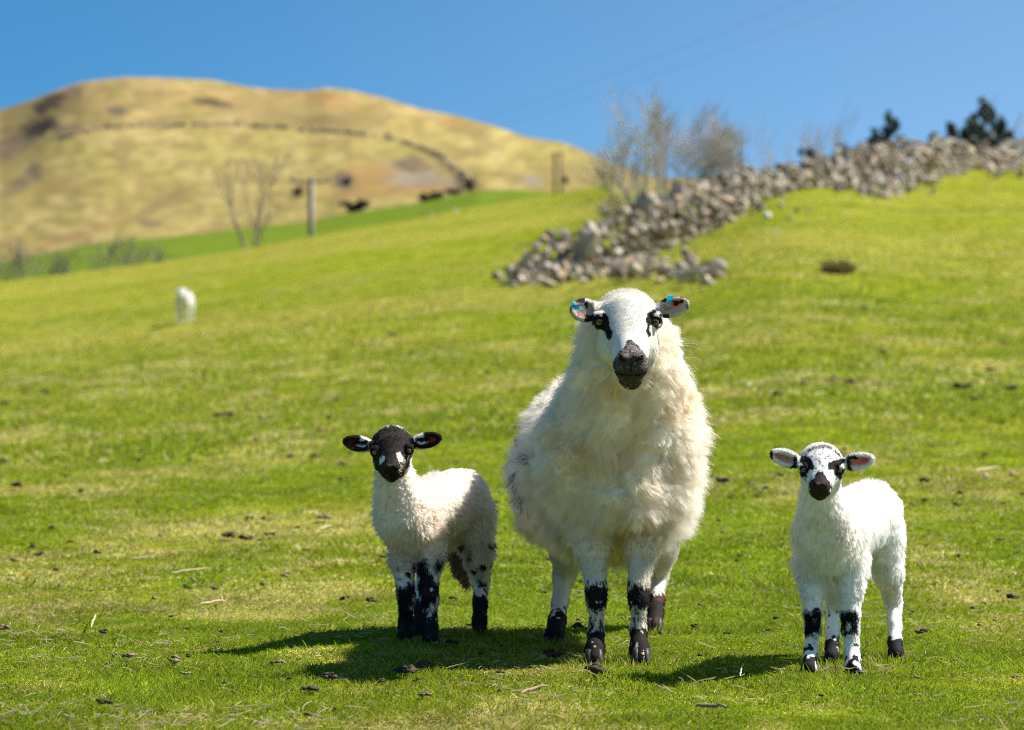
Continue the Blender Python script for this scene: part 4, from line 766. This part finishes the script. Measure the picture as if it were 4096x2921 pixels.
def shrub(p, w, h, col, n, label, seed, name='shrub', twig=True, group=None, ls=.05, cat='bush'):
    rng = np.random.default_rng(seed); root = empty(name, tuple(p), label, cat, group)
    cs = [p + np.array((rng.normal() * w * .32, rng.normal() * w * .25, h * (.25 + .6 * rng.random()))) for _ in range(12)]
    V, Q, C = leafmass(cs, [min(w, h) * (.18 + .2 * rng.random()) for _ in cs], n, ls, col, rng); mesh('foliage', V, Q, M['leaf'], root, color=C)
    st = Buf()
    for k in range(9):
        c = cs[k]; st.add(*tube([p + np.array((rng.normal() * w * .03, 0, -.05)), (p + c) / 2 + rng.normal(size=3) * .05 * w, c + np.array((0, 0, h * .15))], [h * .02, h * .014, h * .006], 4))
    mesh('stem', st.V, np.array(st.Q), M['bark'], root); return root
shrub(gpt(808, 80), .5, toph(808, 80, 141), (.075, .052, .035), 1500, 'narrow dark brown shrub on the wall left of the white stone', 41)
shrub(gpt(852, 82), .85, toph(852, 82, 143), (.11, .07, .045), 1500, 'rusty brown shrub behind the wall right of the white stone', 42)
shrub(gpt(618, 72), 1.5, toph(618, 72, 196), (.24, .20, .11), 350, 'scrubby brown undergrowth at the foot of the bare trees', 44)
def brush(px, Y, w, H, label, seed, n=5, col='bark'):
    b = gpt(px, Y); rng = np.random.default_rng(seed); root = empty('bare_shrub', tuple(b), label, 'bush', 'leafless shrubs below the crest of the field'); cr = Buf(); st = Buf()
    for k in range(n): grow(cr, b + np.array((rng.normal() * w * .12, rng.normal() * .12, -.2)), (rng.normal() * .6, rng.normal() * .3, 1), H * .42, .028, 3, rng, .75, .02, first=st, kk=(2, 4))
    mesh('stem', st.V, np.array(st.Q), M[col], root); mesh('twigs', cr.V, np.array(cr.Q), M[col], root)
brush(8, 112, 2.2, 2.0, 'brown leafless shrub at the left edge of the photo', 51, 6); brush(30, 112, 2.4, 1.8, 'leafless shrub second from the left edge on the crest', 52, 6); brush(55, 112, 1.6, 1.6, 'leafless shrub right end of the clump at left edge', 53, 5)
brush(105, 113, 2.0, 2.0, 'brown leafless shrub below the long hill track', 54, 6); brush(130, 113, 2.0, 1.9, 'thin leafless shrub between the brown one and the pale tree', 55, 5); brush(152, 113, 1.6, 1.5, 'low wispy leafless shrub nearest the far white sheep', 56, 4)
def hshrub(px, y, w, h, label, seed, col=(.030, .034, .020), far=False, n=1800):
    p = far_point(px, y) if far else hill_point(px, y); return shrub(p, w, h, col, n, label, seed, ls=.09, name='bush')
hshrub(352, 210.5, 1.3, 1.15, 'black bush at the upper edge of the bright green field, left half', 61, (.016, .016, .012), True); hshrub(362, 209.5, 1.2, 1.15, 'black bush touching the left black bush, right half', 62, (.016, .016, .012), True)
hshrub(423, 202, 1.5, .9, 'dark hedge clump left of the lone dark tree on the hill', 63, far=True); hshrub(438, 199, 1.3, .75, 'dark hedge clump midway to the lone dark tree', 64, far=True); hshrub(455, 195, 1.9, .8, 'olive hedge clump just below the lone dark tree', 65, (.09, .08, .03), far=True)
hshrub(470, 190, .8, 1.4, 'lone dark round tree at the end of the hill wall', 66, (.06, .06, .035), far=True); hshrub(297, 197, 1.3, 1.3, 'greyish thorn bush on the hill beside the power pole', 67, (.10, .08, .05)); hshrub(345, 186, 1.2, 1.2, 'dark thorn bush on the bracken slope', 68, (.13, .085, .055)); hshrub(565, 184, .7, .9, 'small dark bush right of the twin brown poles', 69, (.10, .05, .035))
# rushes on the right slope
p = hit(838, 273); rr_ = np.random.default_rng(77); n = 1500; ang = rr_.random(n) * 6.28; rad = rr_.random(n) ** .6
rt = np.stack([p[0] + np.cos(ang) * rad * .17, p[1] + np.sin(ang) * rad * .2, 0 * ang], -1); rt[:, 2] = zg(rt[:, 0], rt[:, 1]) - .01
dr = np.stack([np.cos(ang) * .4, np.sin(ang) * .4, 1 + 0 * ang], -1) + rr_.normal(size=(n, 3)) * .25; tt = np.linspace(0, 1, 4)[None, :, None]; Ln = (.04 + .10 * rr_.random(n))[:, None, None]
root = empty('rush_clump', tuple(p), 'dark brown tuft of rushes alone on the right slope', 'plant')
curves('blades', rt[:, None] + dr[:, None] * tt * Ln, np.full((n, 4), .004) * (1 - .6 * np.linspace(0, 1, 4)), np.array((.17, .13, .05)) * (.6 + .8 * rr_.random((n, 1))), M['grass'], root)

# ------------------------------------------------------------------ poles and wires
def cyl(a, b, r1, r2, mat, name, parent, sides=14):
    V, Q = tube([a, (np.array(a) + b) / 2, b], [r1, (r1 + r2) / 2, r2], sides); V = list(V); n = len(V); V += [np.array(a), np.array(b)]
    T = [(n, (k + 1) % sides, k, k) for k in range(sides)]; T = [(n, (k + 1) % sides, k) for k in range(sides)] + [(n + 1, n - sides + k, n - sides + (k + 1) % sides) for k in range(sides)]
    return mesh(name, V, [np.array(Q), np.array(T)], mat, parent)
def box(c, x, y, z, mat, name, parent, ax=(1, 0, 0)):
    ax = nrm(np.array(ax, float)); ay = np.cross((0, 0, 1.), ax); b = .012; V = []
    for sz in (-1, 1):
        for (sx, sy) in ((-1, -1), (1, -1), (1, 1), (-1, 1)): V.append(c + ax * sx * x + ay * sy * y + np.array((0, 0, sz * z)))
    return mesh(name, V, np.array([(3, 2, 1, 0), (4, 5, 6, 7), (0, 1, 5, 4), (1, 2, 6, 5), (2, 3, 7, 6), (3, 0, 4, 7)]), mat, parent, smooth=False)
def power_pole(px, Y, topz, label, arm=(1, 0, 0), group=None, half=.72, r=.13):
    b = gpt(px, Y); root = empty('power_pole', tuple(b), label, 'pole', group); top = np.array((b[0], b[1], topz))
    cyl(b - np.array((0, 0, .4)), top, r * 1.1, r * .85, M['pole'], 'post', root)
    box(top - np.array((0, .16, .12)), half, .04, .04, M['pole'], 'crossarm', root, arm); a = nrm(np.array(arm, float)); tips = []
    for s in (-1, 0, 1):
        q = top - np.array((0, .16, .06)) + a * half * .93 * s; 
        V, Q = tube([q, q + np.array((0, 0, .05)), q + np.array((0, 0, .1)), q + np.array((0, 0, .16)), q + np.array((0, 0, .2))], [.03, .07, .045, .07, .02], 8); mesh('insulator', V, np.array(Q), M['insul'], root); tips.append(q + np.array((0, 0, .2)))
    return tips
tA = power_pole(311, 112, CZ + (365 - 179) * 112 / F, 'grey wooden power pole with crossarm beside the pale bare tree', half=.76)
bx = np.array((12.4, 60.)); zt = CZ + (365 + 105) * 60 / F; tB = power_pole(1100, 60, zt, 'wooden power pole beyond the right edge carrying the overhead wires', arm=(1, .45, 0), r=.12)
for k, lab in ((0, 'upper of the two thin overhead wires crossing the sky'), (2, 'lower of the two thin overhead wires crossing the sky')):
    t = np.linspace(0, 1, 40)[:, None]; path = tA[k] * (1 - t) + tB[k] * t - np.array((0, 0, 1.)) * (4 * t * (1 - t)) * .5
    V, Q = tube(path, [.0032] * 40, 5); tag(mesh('overhead_wire', V, np.array(Q), M['wire'], origin=tA[k]), lab, 'wire', 'overhead wires crossing the sky')
b = far_point(558, 196); root = empty('twin_pole', tuple(b), 'pair of brown wooden poles joined at the top on the green field', 'pole'); Hh = 45 * b[1] / F
for s in (-1, 1): cyl(b + np.array((s * .33, 0, -.3)), b + np.array((s * .33, 0, Hh)), .15, .12, M['twig'], 'post', root)
box(b + np.array((0, -.2, Hh - .3)), .55, .06, .08, M['twig'], 'crossarm', root)
b = gpt(741, 84); root = empty('fence_post', tuple(b), 'dark slender post standing behind the wall right of the bare trees', 'post'); zt = CZ + (365 - 139) * 84 / F
cyl(b - np.array((0, 0, .3)), np.array((b[0], b[1], zt)), .075, .065, material('dark_post', col=(.05, .055, .07), rough=.6, noise=(5, (.09, .09, .1), .4, .7)), 'post', root); cyl(b + np.array((-.22, 0, -.3)), np.array((b[0] - .22, b[1], zt - .12)), .045, .04, M['bark'], 'brace', root)

# ------------------------------------------------------------------ dung, stones, twigs on the turf
DG = [(215, 593, 5, 0), (343, 603, 5, 0), (370, 605, 5, 0), (102, 637, 5, 0), (129, 661, 7, 1), (280, 668, 5, 1), (185, 679, 5, 1), (176, 666, 7, 1), (325, 682, 8, 0), (410, 675, 9, 0), (425, 670, 9, 0), (382, 687, 5, 0), (418, 687, 4, 0), (309, 695, 8, 0), (426, 701, 6, 1), (501, 679, 4, 0), (451, 647, 7, 0), (309, 722, 4, 0), (286, 579, 5, 1), (155, 602, 5, 1), (4, 633, 6, 1), (102, 709, 6, 0), (575, 631, 6, 0), (556, 659, 11, 0), (600, 675, 11, 0), (1013, 601, 6, 0), (972, 613, 4, 0), (911, 618, 3.5, 0), (921, 637, 6, 0), (582, 596, 4, 1), (906, 610, 3, 1),
      (6, 404, 4, 0), (45, 393, 4, 0), (25, 393, 3, 0), (62, 387, 3, 0), (223, 416, 6, 0), (255, 442, 4, 0), (239, 422, 3, 0), (291, 458, 5, 0), (314, 458, 4, 0), (333, 401, 5, 0), (392, 335, 4, 0), (496, 365, 4, 0), (487, 373, 3.5, 0), (17, 487, 6, 0), (3, 462, 6, 1), (229, 538, 7, 0), (245, 541, 6, 0), (271, 537, 4.5, 0), (263, 522, 4, 0), (259, 544, 3, 0), (323, 520, 6, 1), (297, 531, 3, 0), (97, 556, 5, 0), (40, 558, 4, 0), (342, 466, 4, 0), (340, 482, 4, 0), (250, 521, 3, 0),
      (777, 395, 7, 0), (802, 385, 4, 0), (833, 381, 4, 0), (850, 383, 5, 0), (883, 353, 4, 0), (865, 308, 4, 0), (878, 304, 3, 0), (993, 371, 4, 0), (962, 387, 7, 0), (1012, 389, 6, 0), (974, 401, 4, 0), (985, 457, 4, 0), (926, 483, 5, 0), (959, 496, 4, 0), (781, 478, 4, 0), (722, 483, 7, 0), (767, 491, 4, 0), (958, 560, 3, 0), (892, 530, 3, 1), (700, 610, 3, 1), (740, 560, 3, 0), (60, 590, 3, 1), (500, 600, 3, 1)]
def dung(px, py, rpx, dry, label, group=None):
    p = hit(px, py + rpx * .5) + np.array((0, 0, .018)); s = rpx * 1.45 * p[1] / F; rng = np.random.default_rng(int(px * 31 + py)); Vs, Fs, b = [], [], 0
    n = 7 if rpx > 5 else 4
    for k in range(n):
        v, f = PR[rng.integers(len(PR))]; c = p + np.array((rng.normal() * s * .33, rng.normal() * s * .36, s * (.18 + .30 * rng.random() * (k % 2)))); Vs.append(c + v * s * (.34 + .2 * rng.random()) * np.array((1, 1, .8))); Fs.append(f + b); b += len(v)
    return tag(mesh('dung_clump', np.concatenate(Vs), np.concatenate(Fs), M['drydung' if dry else 'dung'], smooth=True, origin=p), label, 'dung', group)
SPECIAL = {(556, 659): 'wide dark dung pat in the shade between the ewe\'s hind and front hooves', (600, 675): 'dark dung clump directly in front of the ewe\'s front hooves', (129, 661): 'knobbly tan dung clump on the grass at lower left', (410, 675): 'left of two dark dung clumps in the shadow under the black-faced lamb', (425, 670): 'right of two dark dung clumps in the shadow under the black-faced lamb',
           (451, 647): 'dark dung clump just right of the black-faced lamb\'s front hoof', (722, 483): 'dark dung clump touching the right flank of the ewe in the picture', (777, 395): 'dark dung clump on sunlit grass above the white lamb\'s ear', (921, 637): 'crumbly dung clump right of the white lamb\'s hind hoof', (575, 631): 'black dung pellets beside the ewe\'s hind leg', (229, 538): 'left clump of the pair of black dung left of the black-faced lamb', (245, 541): 'right clump of the pair of black dung left of the black-faced lamb', (426, 701): 'tan dung clump just below the ewe\'s shadow'}
rd = np.random.default_rng(8); DG += [(float(rd.random() * 1024), float(400 + 320 * rd.random()), 2.2 + 1.8 * rd.random(), int(rd.random() < .3)) for _ in range(120)]
for (px, py, r_, dry) in DG:
    l = SPECIAL.get((px, py)); dung(px, py, r_, dry, l or ('small dry tan dung clump on the turf' if dry else 'small dark dung clump on the turf'), None if l else ('dry dung clumps on the turf' if dry else 'dark dung clumps on the turf'))
boulder(56, 514, .0145, (.55, .47, .36), 'pale rounded stone in the grass at middle left', name='loose_stone'); boulder(985, 479, .03, (.52, .45, .31), 'pale straw coloured stone near the right edge', name='loose_stone'); boulder(1014, 476, .04, (.40, .24, .15), 'reddish flat stone cut by the right edge', name='loose_stone', lift=0)
boulder(747, 386, .03, (.75, .75, .75), 'tiny white stone on the slope right of the ewe\'s shoulder', name='loose_stone')
def stick(px0, py0, px1, py1, r, mat, label, cat='twig', name='twig', bend=.003):
    a, b = hit(px0, py0), hit(px1, py1); a = a + np.array((0, 0, .026)); b = b + np.array((0, 0, .030)); t = np.linspace(0, 1, 9)[:, None]; rng = np.random.default_rng(int(px0))
    path = a * (1 - t) + b * t + np.sin(t * PI) * np.array((0, bend, bend)) + rng.normal(size=(9, 3)) * .0015; V, Q = tube(path, r * np.array([.5, .9, 1, 1.05, 1, .9, .8, .6, .3]), 6)
    return tag(mesh(name, V, np.array(Q), M[mat], origin=a), label, cat)
stick(520, 704, 549, 699, .004, 'twig', 'pale split stick on the grass below the ewe'); stick(695, 718, 730, 721, .005, 'twig', 'reddish brown stick on the grass at the bottom edge')
stick(172, 580, 213, 576, .0024, 'straw', 'long pale stick lying flat at middle left'); stick(200, 612, 228, 610, .0035, 'straw', 'bright straw lying flat left of the black-faced lamb', 'straw', 'straw_stalk'); stick(221, 602, 223, 611, .002, 'straw', 'short upright straw crossing the bright flat one', 'straw', 'straw_stalk', 0)
stick(91, 636, 96, 624, .003, 'straw', 'slanting bright straw at lower left', 'straw', 'straw_stalk'); stick(188, 585, 197, 591, .004, 'twig', 'short dark twig under the long pale stick'); stick(740, 687, 743, 676, .002, 'straw', 'bent pale stalk standing in front of the ewe\'s hooves', 'straw', 'straw_stalk'); stick(975, 476, 1000, 473, .006, 'straw', 'pale stick on the turf near the right edge')
stick(130, 566, 160, 564, .0028, 'straw', 'thin straw lying flat left of the dung pair', 'straw', 'straw_stalk'); stick(318, 536, 332, 532, .0035, 'straw', 'short straw beside the black-faced lamb\'s chest', 'straw', 'straw_stalk'); stick(208, 533, 218, 545, .0028, 'straw', 'slanting straw left of the black dung pair', 'straw', 'straw_stalk')

# ------------------------------------------------------------------ grass
def turf_blades(n, y0, y1, ws, hgt, rad, seed, power=1.0, margin=.6):
    rng = np.random.default_rng(seed); Y = (y0 ** (1 - power) + rng.random(n) * (y1 ** (1 - power) - y0 ** (1 - power))) ** (1 / (1 - power)) if power != 1 else y0 * (y1 / y0) ** rng.random(n)
    X = (rng.random(n) * 2 - 1) * (Y * .186 + margin); q = np.stack([X, Y, 0 * X], -1)
    n1 = fbm(q, 1.7, 91, 3); n2 = vn(q, 6.5, 95); n3 = fbm(q * np.array((1, .55, 1)), 1.3, 41, 3)
    tuft = clump(q * np.array((1, 1, 0)), .035 * (rad / .0009) ** .5, seed); tuft[:, 2] = 0
    tv = vn3(tuft, 37.0, seed + 5); h = hgt * (.15 + 1.5 * n1 * vn(q, 4.1, 96) ** .7 * 1.3 + .5 * n2 * rng.random(n)) * (.55 + .6 * rng.random(n))
    straw = rng.random(n) < (.10 + .5 * sm(n3 * .65 + vn(q, 7, 43) * .2 + fbm(q, .30, 21, 3) * .15, .46, .62)) 
    h = np.where(straw, h * .8, h); tall = rng.random(n) < .012; h = np.where(tall, h * 1.9, h)
    q[:, 2] = zg(X, Y) - .003
    a = rng.random(n) * 2 * PI; lean = np.stack([np.cos(a), np.sin(a), 0 * a], -1) * (.25 + .55 * rng.random(n))[:, None] + tv * np.array((.45, .45, 0)); lean[straw] *= 2.1
    K = 4; t = np.linspace(0, 1, K); pts = q[:, None] + h[:, None, None] * (t[None, :, None] * np.array((0, 0, 1.)) * (1 - .35 * t[None, :, None] * np.linalg.norm(lean, axis=1)[:, None, None]) + lean[:, None] * (t ** 1.7)[None, :, None])
    rr = (rad * (.7 + .6 * rng.random(n)))[:, None] * np.array((1, .95, .7, .12))[None]
    c = turf_colour(q); g = np.array([(.19, .30, .005), (.30, .38, .008), (.45, .48, .025), (.10, .17, .004)])[rng.choice(4, n, p=(.33, .32, .2, .15))]; s = np.array([(.56, .47, .18), (.46, .37, .10), (.70, .62, .32)])[rng.integers(0, 3, n)]
    c = c * .4 + g * .6; c = np.where(straw[:, None], s, c) * (.55 + .9 * rng.random((n, 1))) * (.85 + .3 * vn(tuft, 23, 7))[:, None] * (.76 + .72 * fbm(q, 3.2, 55, 3))[:, None]
    return pts, rr, c
G = [turf_blades(560000, 5.3, 9.8, 1, .0215, .0011, 1, 1.6, 1.3), turf_blades(280000, 9.8, 18, 1, .026, .0021, 2, 1.8, 1.9), turf_blades(150000, 18, 34, 1, .044, .0045, 3, 1.8, 3.0), turf_blades(65000, 30, 62, 1, .035, .0085, 4, 1.8, 4.0)]
rs = np.random.default_rng(99); n = 9000; Y = (5.6 ** -.6 + rs.random(n) * (14 ** -.6 - 5.6 ** -.6)) ** (-1 / .6); X = (rs.random(n) * 2 - 1) * (Y * .186 + .4); q = np.stack([X, Y, 0 * X], -1)
k = fbm(q, 1.9, 17, 3) + .25 * rs.random(n) > .73; q = q[k]; n = len(q); q[:, 2] = zg(q[:, 0], q[:, 1]) + .010 + .016 * rs.random(n); a = rs.random(n) * 2 * PI; L = .008 + .026 * rs.random(n) ** 2; d = np.stack([np.cos(a), np.sin(a), rs.normal(size=n) * .25], -1); bnd = rs.normal(size=(n, 3)) * .13
t = np.linspace(-1, 1, 4)[None, :, None]; pts = q[:, None] + (d[:, None] * t + bnd[:, None] * t * t) * L[:, None, None]; G.append((pts, (.0007 + .0007 * rs.random(n))[:, None] * np.array((.6, 1, 1, .5)), np.array([(.62, .54, .32), (.50, .40, .22), (.36, .26, .14)])[rs.integers(0, 3, n)]))
rh = np.random.default_rng(123)
for lgs, k in ((EWE_LEGS, 1.0), (LB, .7), (RB, .7)):
    for lg in lgs:
        c = lg[-1][0]; n = 300; a = rh.random(n) * 2 * PI; r = (.030 + .055 * rh.random(n) ** .8) * (.8 + .2 * k); q = np.stack([c[0] + np.cos(a) * r, c[1] - .01 + np.sin(a) * r, 0 * a], -1); q[:, 2] = zg(q[:, 0], q[:, 1]) - .003
        h = (.012 + .024 * rh.random(n) ** 1.5) * (.7 + .3 * k); d = np.stack([np.cos(a) * .25, np.sin(a) * .25, 1 + 0 * a], -1) + rh.normal(size=(n, 3)) * np.array((.28, .28, 0)); t = np.linspace(0, 1, 4)
        pts = q[:, None] + h[:, None, None] * (t[None, :, None] * np.array((0, 0, 1.)) + (d * np.array((1, 1, 0)))[:, None] * (t ** 1.6)[None, :, None]); G.append((pts, np.full((n, 1), .00115) * np.array((1, .95, .7, .12))[None], np.array([(.19, .30, .005), (.30, .38, .008), (.12, .2, .004), (.56, .47, .18)])[rh.integers(0, 4, n)]))
go = curves('grass', np.concatenate([g[0] for g in G]), np.concatenate([g[1] for g in G]), np.concatenate([g[2] for g in G]), M['grass'])
tag(go, 'short sheep-grazed grass mixed with dry straw', 'grass', kind='stuff')
